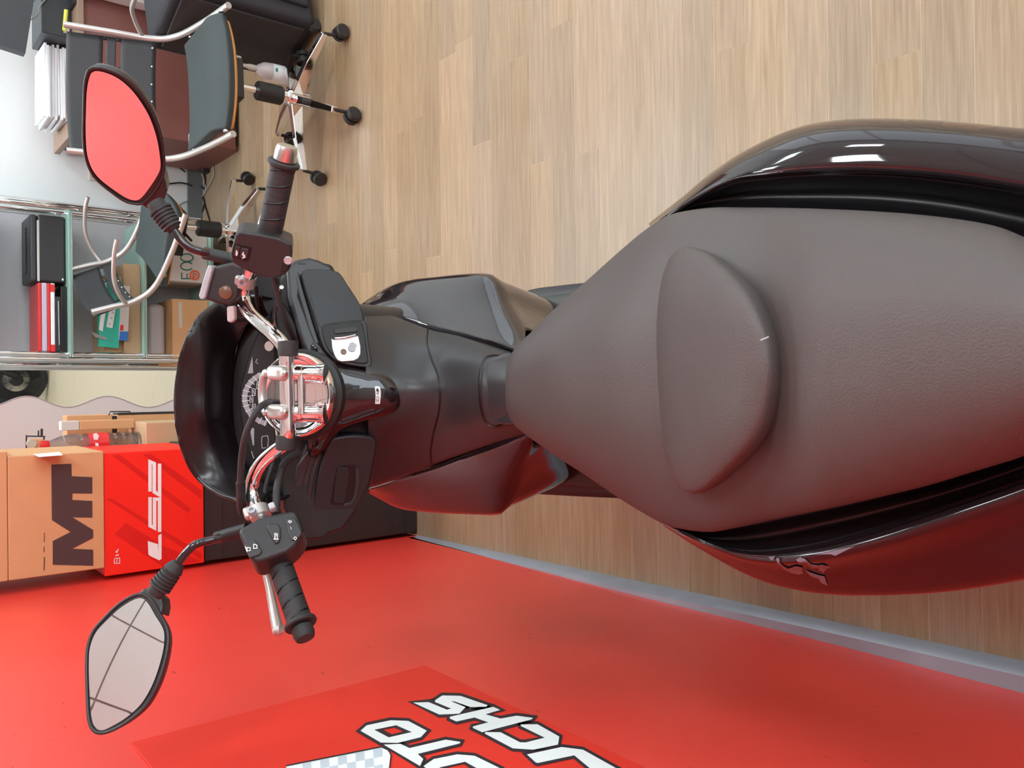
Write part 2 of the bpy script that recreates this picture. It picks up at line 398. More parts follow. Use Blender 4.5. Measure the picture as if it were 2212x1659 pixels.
# skirting along the red wall, standing off a little more towards the viewer
def skirt():
    vs = []; n = 30
    for i in range(n):
        Y = -.6+(2.50+.6)*i/(n-1); x1 = -.485-(Y-.56)*.0195; h = .047+.004*math.sin(Y*5)
        vs += [V((WX, Y, 0)), V((x1, Y, 0)), V((x1-.003, Y, h*.75)), V((x1-.012, Y, h)), V((WX, Y, h))]
    fs = [(i*5+k, i*5+(k+1) % 5, (i+1)*5+(k+1) % 5, (i+1)*5+k) for i in range(n-1) for k in range(5)]
    fs += [tuple(range(5)), tuple((n-1)*5+k for k in range(5))]
    return autosmooth(link('baseboard_left', mk(vs, fs), None, 'skirting_metal'), 40)
struct(skirt())
# ceiling with its tiles, grid and light panels
ceil = struct(box('ceiling', (WX-.12, -3.12, CEIL+.02), (4.72, 12.12, CEIL+.12), 'grid_grey', None, 0))
T = .6; tm = mk(*boxg((0, 0, 0), (T-.016, T-.016, .012)))
lamps = {(2, -3), (2, 0), (2, 3), (2, 6), (5, -3), (5, 0), (5, 3), (5, 6), (3, 6), (1, 10), (1, 7), (1, 12), (3, 12), (1, 15), (3, 15), (1, 18), (3, 9)}
tile0 = None
for i in range(-1, 9):
    for j in range(-5, 20):
        cx, cy = WX+.32+i*T, .12+j*T
        if cx > 4.6 or cx < WX-.2 or cy < -3 or (i, j) in lamps: continue
        if tile0 is None: tile0 = link('ceiling_tile', tm, ceil, 'ceiling_white', smooth=False); o = tile0
        else: o = tile0.copy(); COL.objects.link(o); o.parent = ceil
        o.location = V((cx, cy, CEIL+.012)) - WL[ceil.name]
lm = mk(*boxg((0, 0, 0), (T-.06, T-.06, .006)))
fr = merge([boxg((s*(T/2-.022), 0, 0), (.03, T-.014, .02)) for s in (-1, 1)]+[boxg((0, s*(T/2-.022), 0), (T-.07, .03, .02)) for s in (-1, 1)])
fm = mk(*fr)
for k, (i, j) in enumerate(sorted(lamps)):
    cx, cy = WX+.32+i*T, .12+j*T
    t = thing('ceiling_light', 'square white light panel set flush in the tiled ceiling', 'light', (cx, cy, CEIL+.004), 'ceiling light panels')
    a = bpy.data.objects.new('diffuser', lm); b = bpy.data.objects.new('frame', fm)
    for q in (a, b): COL.objects.link(q); q.parent = t
    if k == 0: lm.materials.append(M['lamp_glow']); fm.materials.append(M['ceiling_white'])
    a.location = (0, 0, .004); b.location = (0, 0, .004)

# ================================================================== THE BANNER ON THE RED WALL
NX = V((1, 0, 0))
def wpt(x, y, lift=0): return px(x, y, WX+lift)
ban = box('wall_banner', (WX+.0002, -.6, .742), (WX+.0035, 1.318, 1.262), 'banner_red', None, .0008)
tag(ban, 'red printed shop banner with white angular lettering and a chequered flag on the red wall', 'banner')
def cr(l): return [(740+a/3.456, 1440+b/3.456) for a, b in l]
LET = [
 [(530, 268), (640, 262), (800, 318), (850, 262), (790, 250), (820, 252), (840, 248)],
]
Spoly = [(530, 268), (643, 265), (780, 322), (812, 312), (690, 262), (692, 250), (745, 215), (880, 218), (1083, 288), (1072, 298), (955, 300), (835, 258), (808, 258), (918, 302), (872, 350), (722, 356)]
Hpoly = [(1125, 300), (1175, 322), (1065, 355), (1180, 388), (1300, 366), (1420, 382), (1412, 392), (1042, 488), (972, 455), (975, 446), (1090, 415), (985, 378), (850, 408), (800, 385), (802, 374)]
Cpoly = [(1330, 432), (1455, 430), (1618, 522), (1608, 580), (1425, 618), (1270, 608), (1062, 498), (1066, 488), (1180, 490), (1325, 565), (1365, 566), (1512, 530), (1332, 442)]
Upoly = [(1378, 655), (1635, 600), (1795, 620), (2010, 740), (2150, 815), (2100, 870), (1970, 860), (1730, 660), (1455, 718), (1440, 712)]
Oout = [(135, 478), (180, 438), (360, 400), (490, 405), (628, 478), (585, 525), (410, 568), (285, 565)]
Oin = [(235, 470), (400, 436), (520, 488), (345, 528)]
Tpoly = [(310, 582), (430, 576), (500, 608), (770, 545), (880, 562), (875, 572), (560, 650), (602, 690), (578, 740)]
O2out = [(605, 742), (680, 690), (855, 655), (985, 665), (1190, 765), (1230, 860), (1000, 930), (800, 900)]
O2in = [(720, 752), (915, 708), (1080, 800), (900, 850)]
def ringq(a, b): # polygon with a hole as one outline
    return a+[a[0], b[0]]+b[:0:-1]+[b[0]]
def wall_decal(name, polys, ma, lift):
    vs, fs = merge([prismg([wpt(x, y, lift) for x, y in pl], V((-.0004, 0, 0))) for pl in polys])
    return link(name, mk(vs, fs), ban, ma, smooth=False)
def fat(poly, k):
    n = len(poly); ar = sum(poly[i][0]*poly[(i+1) % n][1]-poly[(i+1) % n][0]*poly[i][1] for i in range(n)); sgn = 1 if ar > 0 else -1; out = []
    for i in range(n):
        p, a, b = V((*poly[i], 0)), V((*poly[i-1], 0)), V((*poly[(i+1) % n], 0))
        e1, e2 = (p-a).normalized(), (b-p).normalized(); n1, n2 = V((e1.y, -e1.x, 0))*sgn, V((e2.y, -e2.x, 0))*sgn
        m = (n1+n2); m = m.normalized() if m.length > .05 else n1; kk = min(2.0, 1/max(.3, m.dot(n1))); q = p+m*(k*kk); out.append((q.x, q.y))
    return out
wall_decal('lettering_outline', [cr(fat(p, 22)) for p in (Spoly, Hpoly, Cpoly, Upoly, Tpoly)], 'dark_outline', .0044)
wall_decal('lettering_outline', [cr(ringq(fat(Oout, 22), [(300, 470), (385, 452), (455, 483), (370, 505)])), cr(ringq(fat(O2out, 22), [(790, 750), (905, 725), (1000, 790), (890, 825)]))], 'dark_outline', .0044)
wall_decal('lettering', [cr(p) for p in (Spoly, Hpoly, Cpoly, Upoly, Tpoly)]+[cr(ringq(Oout, Oin)), cr(ringq(O2out, O2in))], 'print_white', .0052)
# chequered flag
fl = [(-420, 742), (290, 600), (335, 625), (360, 660), (345, 800), (-420, 900)]
wall_decal('flag', [cr(fl)], 'print_white', .0042)
chk = []
for r_ in range(3):
    for c_ in range(10):
        if (r_+c_) % 2: continue
        x0 = -300+c_*66+r_*3; yb = 725-(x0+300)*.2+r_*62; q = [(x0, yb), (x0+64, yb-13), (x0+68, yb+48), (x0+3, yb+62)]
        if x0+68 < 345 and x0 > -410: chk.append(cr(q))
wall_decal('flag_squares', chk, 'print_bluegrey', .0047)
wall_decal('flag_edge', [cr(strk([(-420, 738), (290, 597), (345, 622), (362, 660), (345, 800)], 9))], 'dark_outline', .0049)

# ================================================================== STACKED CARTONS BY THE RED WALL
NY = V((0, -1, 0)); FY = 2.5
def face(x, y): return py(x, y, FY-.0008)
b1 = box('carton', (-.512, FY+.012, .0), (-.165, FY+.34, .757), 'carton_black', None, .004)
tag(b1, 'tall black carton on the floor, lowest of the stack by the red wall', 'box')
for zz in (.70,): box('flap', (-.508, FY+.0085, zz), (-.169, FY+.0125, zz+.052), 'carton_black', b1, .001)
box('flap', (-.508, FY+.0085, .06), (-.169, FY+.0125, .10), 'carton_black', b1, .001)
b2 = box('helmet_carton', (-.512, FY, .7575), (-.168, FY+.34, 1.031), 'carton_red', None, .003)
tag(b2, 'bright red helmet carton with large white letters, second from the top of the visible stack', 'box')
cq = lambda l: [(a/3.318, 780+b/3.318) for a, b in l]
YP = V((0, FY, 0))
decal('stripe', [cq(q) for q in ([(800, 672), (860, 672), (1372, 1062), (1345, 1088)], [(1022, 668), (1082, 664), (1442, 925), (1442, 985)], [(760, 985), (800, 985), (1440, 1375), (1440, 1420)], [(822, 1240), (902, 1160), (1180, 1330), (1440, 1430), (1190, 1490)])], YP, NY, 'carton_red_dark', b2)
decal('lettering', [cq(l) for l in (
    [(1060, 1290), (1132, 1312), (1136, 1395), (1135, 1250), (1158, 1238), (1158, 1418), (1142, 1428), (1078, 1398), (1064, 1385)],
    strk([(1076, 975), (1076, 1180), (1108, 1196), (1108, 990), (1144, 990), (1144, 1225)], 25),
    strk([(1076, 935), (1076, 722), (1106, 735), (1106, 938), (1144, 960), (1144, 735)], 25))], YP, NY, 'print_white', b2, lift=.0016)
decal('small_print', [cq(l) for l in (strk([(828, 1395), (852, 1388)], 7), strk([(838, 1375), (848, 1345)], 6), strk([(828, 1372), (836, 1358)], 5),
    strk([(820, 1418), (820, 1450), (858, 1450), (858, 1412), (822, 1414)], 5), strk([(838, 1412), (838, 1452)], 5))], YP, NY, 'white_print', b2, lift=.0016)
box('shipping_label', (-.40, FY+.10, 1.0312), (-.24, FY+.2, 1.032), 'paper', b2, 0)
b3 = box('helmet_carton', (-.487, FY-.004, 1.0316), (-.163, FY+.33, 1.262), 'carton', None, .003)
tag(b3, 'brown helmet carton with large dark brown letters, on top of the red one', 'box')
MT = [(378, 1460), (668, 1467), (668, 1352), (520, 1345), (668, 1268), (668, 1210), (520, 1120), (662, 1122), (662, 1003), (518, 995), (520, 948), (662, 950), (662, 832), (515, 825), (512, 735), (368, 742), (372, 1140), (505, 1225), (378, 1290)]
Y3 = V((0, FY-.004, 0))
decal('lettering', [cq(MT)], Y3, NY, 'carton_print', b3)
decal('small_print', [cq(strk([(316, 1500), (318, 1405)], 7)), cq(strk([(316, 1370), (317, 1330)], 6)), cq(strk([(317, 1300), (318, 1230)], 5))], Y3, NY, 'carton_print', b3)
XR = V((-.163, 0, 0))
def side(name, pxs, ma, par, X): return link(name, mk(*merge([prismg([px(x, y, X+.001) for x, y in pl], V((-.0006, 0, 0))) for pl in pxs])), par, ma, smooth=False)
side('shipping_label', [[(72, 981), (128, 976), (136, 983), (84, 987)]], 'paper', b3, -.163)
b4 = box('carton', (-.487, FY-.004, 1.2625), (-.150, FY+.33, 1.50), 'carton', None, .003)
tag(b4, 'plain brown carton topmost of the stack, cut by the left picture edge', 'box')

# tan two-part cabinet behind the stack, with wire handle
cab = thing('storage_cabinet', 'tan wooden cabinet with a dark joint and black wire side handle behind the cartons', 'cabinet', (-.28, 3.3, 0))
box('lower_body', (-.47, 3.1, 0), (-.078, 3.17, .852), 'carton', cab, .003)
box('upper_body', (-.47, 3.1, .868), (-.076, 3.17, 1.010), 'carton', cab, .003)
box('joint', (-.46, 3.105, .852), (-.082, 3.165, .868), 'matte_black', cab, 0)
box('side_edge', (-.078, 3.098, .01), (-.072, 3.17, .85), 'matte_black', cab, 0)
tube('handle', [py(235, 897, 3.1), py(238, 889, 3.1), py(280, 889, 3.1), py(286, 896, 3.1)], .0022, 'matte_black', cab, 8)
# small carton carrying the bottle
bo = py(300, 953, 2.935)
sc = tag(box('carton', (-.36, 2.85, 0), (-.10, 3.07, bo.z-.0005), 'carton_dull', None, .003), 'tan carton carrying the water bottle behind the red carton', 'box')
# water bottle
bt = thing('water_bottle', 'large clear plastic water bottle with red label and red cap', 'bottle', bo)
prof = [(.028, 0), (.036, .004), (.037, .02), (.034, .028), (.037, .036), (.034, .05), (.037, .06), (.034, .074), (.037, .084), (.037, .15), (.036, .16), (.034, .168), (.037, .178), (.037, .195), (.031, .222), (.018, .246), (.014, .252), (.014, .262)]
kb = 1.07; prof = [(r*.83*kb, t*.99*kb) for r, t in prof]
lathe('bottle_body', prof+[(.0112, .277), (.0112, .266), (.029, .228), (.031, .20), (.031, .01), (.003, .006)], bo, (0, 0, 1), 'clear_plastic', bt)
lathe('label', [(.0325, .098), (.0337, .098), (.0337, .155), (.0325, .155)], bo, (0, 0, 1), 'red_plastic', bt)
YB = V((0, bo.y-.0342, 0))
decal('label_print', [[(201, 938), (208, 935), (214, 941), (211, 950), (203, 950)], [(206, 956), (213, 958), (213, 964), (206, 963)]], YB, NY, 'white_print', bt, lift=.0005)
lathe('cap', [(.0145, .266), (.0158, .268), (.0158, .290), (.013, .293)], bo, (0, 0, 1), 'red_plastic', bt)
# odds and ends on the tan cabinet
w1 = py(150, 922, 2.98); tag(box('small_carton', (w1.x-.012, 2.985, w1.z-.03), (w1.x+.018, 3.03, w1.z+.022), 'white_carton', None, .002), 'small white carton standing just behind the water bottle', 'box')
tag(box('carton', (w1.x-.012, 2.985, bo.z), (w1.x+.018, 3.03, w1.z-.0305), 'carton', None, .002), 'slender upright brown carton behind the water bottle, carrying the small white carton', 'box')
ft = thing('folded_cards', 'two white pointed paper cards standing behind the bottle', 'card', (w1.x+.02, 3.03, 1.0105))
for k, xx in enumerate((173, 181)):
    a, b_, c_ = py(xx-8, 937, 3.11), py(xx-1+k, 908+k*6, 3.11), py(xx+6, 937, 3.11)
    link('card', mk(*prismg([a, b_, c_], V((0, .004, 0)))), ft, 'paper', smooth=False)
ft.location = (a.x, 3.11, 1.0)
for q in ft.children: q.location = WL[q.name]-V((a.x, 3.11, 1.0))
rk = thing('wire_stand', 'little dark wire stand with pale round disc on top of the brown helmet carton', 'stand', (py(70, 960, 2.93).x, 2.93, bo.z))
r0 = py(55, 945, 2.93)
tube('stand_bar', [py(56, 942, 2.93), py(98, 943, 2.93)], .002, 'matte_black', rk, 8)
for a, b_ in (((57, 940), (57, 982)), ((90, 943), (90, 926)), ((83, 943), (83, 930)), ((95, 943), (95, 950))):
    tube('stand_rod', [py(*a, 2.93), py(*b_, 2.93)], .0022 if a[0] != 90 else .0035, 'matte_black', rk, 8)
lathe('disc', [(.0, -.003), (.014, -.003), (.014, .003), (.0, .003)], py(68, 958, 2.92), (0, 1, .15), 'cream', rk)
p_ = py(80, 962, 2.94); box('wooden_block', (p_.x-.013, 2.93, p_.z-.02), (p_.x+.020, 2.965, p_.z+.025), 'carton', rk, .002)
p_ = py(70, 985, 2.93); box('base', (p_.x-.06, 2.91, bo.z), (p_.x+.0, 2.98, p_.z-.01), 'carton_dull', rk, .002)
# wavy display board
def wavy():
    n = 60; Yb = 3.56; pts = []
    for i in range(n):
        x = -60+i*(560/(n-1)); yy = 868+12*math.sin((x-118)/175*2*math.pi+math.pi/2+math.pi*.62+.2)*-1
        pts.append((x, yy))
    top = [py(x, y, Yb) for x, y in pts]
    poly = top+[V((top[-1].x, Yb, .32)), V((WX+.01, Yb, .32)), V((WX+.01, Yb, top[0].z))]
    return prismg(poly, V((0, .006, 0)))
wb = thing('display_board', 'large pale grey display board with a wavy right edge, behind the cabinet', 'board', (-.3, 3.56, 0))
link('panel', mk(*wavy()), wb, 'board_white', smooth=False)
for xx in (-.42, -.15): box('foot', (xx, 3.50, 0), (xx+.03, 3.62, .33), 'panel_grey', wb, .003)
tube('edge_trim', [py(-60+i*9.5, 868-12*math.sin((-60+i*9.5-118)/175*2*math.pi+math.pi/2+math.pi*.62+.2)-.4, 3.559) for i in range(60)], .0018, 'grid_grey', wb, 6)
# motorcycle wheel far behind (the rest hides behind the chrome post)
mw = thing('motorcycle', 'dark motorcycle with spoked wheel standing far behind the chrome shelf post', 'motorcycle', (.12, 9.4, 0))
wc = py(33, 818, 9.4); R_ = wc.z
lathe('tyre', [(R_*.78, -.05), (R_*.95, -.045), (R_, 0), (R_*.95, .045), (R_*.78, .05), (R_*.74, 0), (R_*.78, -.05)], wc, (.2, 1, 0), 'rubber', mw, 40)
lathe('rim', [(R_*.72, -.03), (R_*.78, -.03), (R_*.78, .03), (R_*.72, .03), (R_*.72, -.03)], wc, (.2, 1, 0), 'brushed_metal', mw, 40)
u, w_ = frame(V((.2, 1, 0)))
for k in range(10):
    a = k*math.pi/5; tube('spoke', [wc+(u*math.cos(a)+w_*math.sin(a))*.06, wc+(u*math.cos(a+.2)+w_*math.sin(a+.2))*R_*.75], .012, 'brushed_metal', mw, 6)
lathe('brake_disc', [(R_*.2, -.05), (R_*.42, -.05), (R_*.42, -.044), (R_*.2, -.044)], wc, (.2, 1, 0), 'brushed_metal', mw, 32)
lathe('hub', [(.05, -.09), (.06, -.08), (.06, .08), (.05, .09)], wc, (.2, 1, 0), 'matte_black', mw)
tube('fork', [wc+V((.02, -.1, 0)), wc+V((.35, -.1, .7))], .03, 'matte_black', mw, 10)
obox('body', wc+V((.75, 0, .45)), (1.1, .25, .35), (V((1, 0, 0)), V((0, 1, 0)), V((0, 0, 1))), 'gloss_black', mw, .08, 4)
lathe('tyre', [(R_*.78, -.05), (R_*.95, -.045), (R_, 0), (R_*.95, .045), (R_*.78, .05), (R_*.74, 0), (R_*.78, -.05)], wc+V((1.3, 0, 0)), (0, 1, 0), 'rubber', mw, 32)

# ================================================================== CHROME AND GLASS SHELVING
SY0, SY1 = 4.28, 4.62
XL, XRt = .17, .83
sh = thing('shelving_unit', 'tall shelving unit with chrome posts and glass shelves at the back wall', 'shelf', ((XL+XRt)/2, 4.45, 0))
for nm, x, yy in (('post', XL-.012, SY0), ('post', XL+.012, SY0+.03), ('post', XRt+.03, SY0), ('post', XRt+.05, SY0+.05), ('post', XL-.03, SY1), ('post', XRt+.07, SY1)):
    tube(nm, [(x, yy, 0), (x, yy, 2.0)], .011, 'chrome', sh, 12)
SHZ = (.124, .452, .779, 1.11, 1.44)
for zz in SHZ:
    box('glass_shelf', (XL+.01, SY0-.02, zz-.012), (XRt+.02, SY1-.01, zz), 'shelf_glass_edge', sh, .002)
    for xx in (XL-.005, XRt+.035): tube('bracket', [(xx, SY0, zz-.018), (xx, SY1, zz-.018)], .006, 'chrome', sh, 8)
    tube('bracket', [(XL, SY0, zz-.018), (XRt+.03, SY0, zz-.018)][:2], .0035, 'brushed_metal', sh, 8)
box('back_panel', (XL+.02, SY1+.01, .05), (XRt+.05, SY1+.025, 2.0), 'panel_grey', sh, .002)
box('panel_border', (XRt+.05, SY1+.005, .05), (XRt+.13, SY1+.025, 2.0), 'board_white', sh, .002)
def shf(x0, x1, y0_, y1_, z0, z1, nm, ma, par, bv=.003): return box(nm, (x0, y0_, z0), (x1, y1_, z1), ma, par, bv)
# printer on shelf .779
a = py(140, 612, 4.32); b_ = py(140, 468, 4.32)
pr = thing('label_printer', 'black boxy printer standing on the upper glass shelf', 'printer', ((a.x+b_.x)/2, 4.4, .779))
box('body', (a.x, 4.32, .7792), (b_.x, 4.56, .895), 'dark_plastic', pr, .012, 4)
box('top_cover', (a.x+.002, 4.325, .896), (b_.x-.002, 4.56, .925), 'monitor_black', pr, .01, 4)
box('paper_slot', (a.x+.05, 4.42, .9255), (b_.x-.05, 4.50, .929), 'deep_black', pr, .002)
box('front_trim', (a.x+.002, 4.3175, .888), (b_.x-.03, 4.322, .898), 'silver_paint', pr, .001)
box('button', (a.x+.012, 4.316, .79), (a.x+.022, 4.321, .797), 'white_print', pr, .001)
# stack of binders left of it
xa, xb = XL+.025, a.x-.006
def bind(z0, z1, nm, ma, lab, cat_, x0=0, x1=0): return tag(box(nm, (xa+x0, 4.30, z0), (xb-x1, 4.54, z1-.0006), ma, None, .003), lab, cat_)
t_ = bind(.7792, .806, 'binder', 'deep_black', 'black ring binder at the bottom of the pile next to the printer', 'binder', .0, .012)
decal('spine_print', [strk([(128, 745), (126, 650)], 2)], V((0, 4.30, 0)), NY, 'grey_print', t_)
t_ = bind(.8062, .83, 'binder', 'carton_black', 'second black binder in the pile next to the printer, with a white tab', 'binder', .0, .06)
decal('tab', [[(112, 655), (118, 662), (117, 668), (110, 660)]], V((0, 4.30, 0)), NY, 'white_print', t_)
t_ = bind(.8302, .848, 'paper_pack', 'paper', 'white paper pack with red ends between the binders and the folders', 'paper')
box('end_band', (xa-.002, 4.298, .8300), (xa+.03, 4.54, .8476), 'red_plastic', t_, .001); box('end_band', (xb-.04, 4.298, .8300), (xb-.005, 4.54, .8476), 'red_plastic', t_, .001)
bind(.8482, .862, 'folder', 'red_plastic', 'lower red folder in the pile next to the printer', 'folder')
bind(.8622, .884, 'folder', 'lilac_paper', 'pale lilac folder between two red folders next to the printer', 'folder')
bind(.8842, .898, 'folder', 'red_plastic', 'red folder topmost of the pile next to the printer', 'folder')
# shelf .452
c1 = tag(box('flat_carton', (XL+.02, 4.31, .4523), (XL+.46, 4.58, .53), 'carton_dull', None, .003), 'flat brown carton lying on the middle glass shelf', 'box')
tag(box('flat_carton', (XL+.03, 4.34, .5305), (XL+.40, 4.58, .61), 'carton_dull', None, .003), 'brown carton lying under the teal plastic pack', 'box')
tp0, tp1 = py(272, 610, 4.27), py(205, 750, 4.27)
tp = thing('plastic_pack', 'teal plastic pack with torn white top and white label on the middle shelf', 'pack', ((tp0.x+tp1.x)/2, 4.29, .53))
def q27(l, Y=4.295): return [py(x, y, Y) for x, y in l]
link('pack_body', mk(*prismg(q27([(213, 604), (265, 612), (264, 640), (256, 752), (214, 748), (214, 700)]), V((0, .035, 0)))), tp, 'teal_plastic', smooth=False)
link('torn_edge', mk(*prismg(q27([(222, 603), (230, 606), (232, 650), (226, 690), (222, 716), (214, 712), (218, 680), (221, 640)], 4.292), V((0, .004, 0)))), tp, 'paper', smooth=False)
link('label', mk(*prismg(q27([(239, 654), (252, 656), (243, 709), (230, 706)], 4.2925), V((0, .002, 0)))), tp, 'white_print', smooth=False)
for yy, k in ((662, 246), (675, 244), (687, 241), (700, 236)):
    lathe('label_mark', [(.0, 0), (.0045, 0), (.0045, .001), (0, .001)], py(k, yy, 4.2915), (0, 1, 0), 'grey_print', tp, 12)
link('strap', mk(*prismg(q27([(197, 716), (206, 720), (232, 730), (232, 734), (228, 734), (206, 728)], 4.288), V((0, .005, 0)))), tp, 'grey_cloth', smooth=False)
sb = thing('slim_carton', 'slim white carton with blue corner beside the teal pack', 'box', (tp0.x, 4.3, .452))
link('body', mk(*prismg(q27([(263, 617), (281, 618), (276, 736), (257, 735)], 4.288), V((0, .006, 0)))), sb, 'white_carton', smooth=False)
link('blue_panel', mk(*prismg(q27([(259, 716), (277, 716), (276, 736), (257, 735)], 4.2872), V((0, .001, 0)))), sb, 'blue_print', smooth=False)
link('red_panel', mk(*prismg(q27([(260, 702), (267, 702), (266, 714), (259, 714)], 4.2872), V((0, .001, 0)))), sb, 'red_plastic', smooth=False)
# bottom shelf cartons
e0, e1 = py(440, 612, 4.3), py(352, 472, 4.3)
ec = thing('paper_carton', 'white carton with green lettering and an orange swirl on the bottom shelf', 'box', ((e0.x+e1.x)/2, 4.4, .124))
box('body', (e0.x, 4.30, .1243), (e1.x+.005, 4.57, .352), 'white_carton', ec, .006, 3)
YE = V((0, 4.30, 0)); e_ = lambda l: [(160+a/5.53, 440+b/5.53) for a, b in l]
ell = lambda cx, cy, rx, ry, n=20, a0=0, a1=2*math.pi: [(cx+rx*math.cos(a0+(a1-a0)*k/n), cy+ry*math.sin(a0+(a1-a0)*k/n)) for k in range(n+1)]
decal('lettering', [e_(strk(ell(1348, 645, 74, 46), 17)), e_(strk(ell(1348, 745, 74, 48, 16, .55, 2*math.pi-.55)[::-1], 17)),
    e_(strk([(1285, 822), (1285, 895), (1425, 895), (1425, 830)], 15)), e_(strk([(1350, 835), (1350, 895)], 13))], YE, NY, 'green_print', ec)
decal('swirl', [e_(strk(ell(1440, 855, 52, 52), 22)), e_(strk(ell(1440, 855, 20, 20, 12), 16))], YE, NY, 'orange_print', ec, lift=.0015)
k0, k1 = py(445, 790, 4.3), py(372, 645, 4.3)
kc = tag(box('carton', (k0.x, 4.30, .1243), (k1.x, 4.55, k1.z), 'carton', None, .003), 'brown carton with a taped label on the bottom shelf left of the white carton', 'box')
decal('tape', [[(385, 652), (393, 652), (394, 708), (387, 708)]], V((0, 4.30, 0)), NY, 'cream', kc)
tag(box('clear_bag', (k0.x+.02, 4.40, k1.z+.001), (k1.x-.02, 4.55, k1.z+.09), 'pink_white', None, .03, 4), 'crumpled pale plastic bag lying on the brown bottom shelf carton', 'bag')

# ================================================================== DESK AND THINGS ON IT
dk = thing('office_desk', 'brown office desk against the white back wall', 'desk', (2.0, 4.4, 0))
DX = 1.22; DZ = .755
box('desktop', (DX, 4.15, DZ-.028), (3.0, 4.72, DZ), 'desk_wood', dk, .003)
box('modesty_panel', (DX+.02, 4.17, .02), (2.95, 4.19, DZ-.029), 'desk_panel', dk, .002)
box('end_panel', (DX+.02, 4.19, 0), (DX+.045, 4.70, DZ-.029), 'desk_panel', dk, .002)
box('end_panel', (2.93, 4.19, 0), (2.95, 4.70, DZ-.029), 'desk_panel', dk, .002)
pa = thing('paper_stack', 'loose stack of white papers at the left corner of the desk', 'paper', (1.42, 4.45, DZ))
for k in range(9):
    a_ = random.uniform(-.06, .06); ax = (V((math.cos(a_), math.sin(a_), 0)), V((-math.sin(a_), math.cos(a_), 0)), V((0, 0, 1)))
    obox('sheet', V((1.47+random.uniform(-.012, .012), 4.48+random.uniform(-.01, .01), DZ+.006+k*.011)), (.34, .24, .0105 if k % 3 else .009), ax, 'paper', pa, .001)
km = thing('keyboard', 'grey keyboard on the desk in front of the paper stack', 'keyboard', (1.5, 4.24, DZ))
box('base', (1.32, 4.17, DZ+.0005), (1.62, 4.29, DZ+.016), 'grey_cloth', km, .003)
for r_ in range(4):
    for c_ in range(12): box('key', (1.33+c_*.0235, 4.178+r_*.027, DZ+.016), (1.35+c_*.0235, 4.2+r_*.027, DZ+.021), 'cable_grey', km, 0)
db = tag(box('document_box', (1.655, 4.27, DZ+.0005), (1.86, 4.52, DZ+.125), 'monitor_black', None, .006), 'dark grey box on the desk right of the paper stack', 'box')
box('side_label', (1.675, 4.268, DZ+.01), (1.70, 4.27, DZ+.035), 'white_print', db, 0)
hl = tube('highlighter', [py(143, 22, 4.25), py(139, 66, 4.25)], .009, 'yellow_marker', None, 12); tag(hl, 'bright yellow highlighter standing among the clutter on the desk', 'marker')
pc = thing('pen_cup', 'dark pen cup on the desk holding pens beside the yellow highlighter', 'cup', (1.93, 4.33, DZ))
p_ = py(150, 40, 4.28)
lathe('cup', [(.032, 0), (.036, 0), (.038, .09), (.034, .09), (.031, .004)], (1.95, 4.34, DZ), (0, 0, 1), 'matte_black', pc)
for k in range(3): tube('pen', [(1.94+.01*k, 4.34, DZ+.02), (1.925+.02*k, 4.33, DZ+.15)], .004, ('blue_print', 'white_print', 'red_plastic')[k], pc, 8)
box('organizer', (1.88, 4.42, DZ+.0005), (2.3, 4.62, DZ+.10), 'fabric_black', None, .004); tag(bpy.data.objects['organizer'], 'black desk organiser at the top picture edge on the desk', 'organizer')
mo = thing('monitor', 'dark grey back of a computer monitor at the desk, in the picture corner', 'monitor', (1.85, 4.2, DZ))
ma_ = [py(55, 115, 4.1), py(73, 3, 4.1), py(76, -90, 4.1), py(-160, -200, 4.1), py(-190, 35, 4.1)]
link('screen_housing', mk(*prismg(ma_, V((0, .05, 0)))), mo, 'monitor_black', smooth=False)
box('stand', (1.88, 4.16, DZ+.012), (1.94, 4.19, 1.05), 'matte_black', mo, .003); box('foot', (1.78, 4.16, DZ+.0005), (2.04, 4.255, DZ+.012), 'matte_black', mo, .003)
tube('monitor_cable', [py(66, 42, 4.2), py(72, 40, 4.22), py(84, 28, 4.24), py(90, 8, 4.25), (1.93, 4.26, DZ+.02)], .003, 'cable_grey', mo, 8, 20)
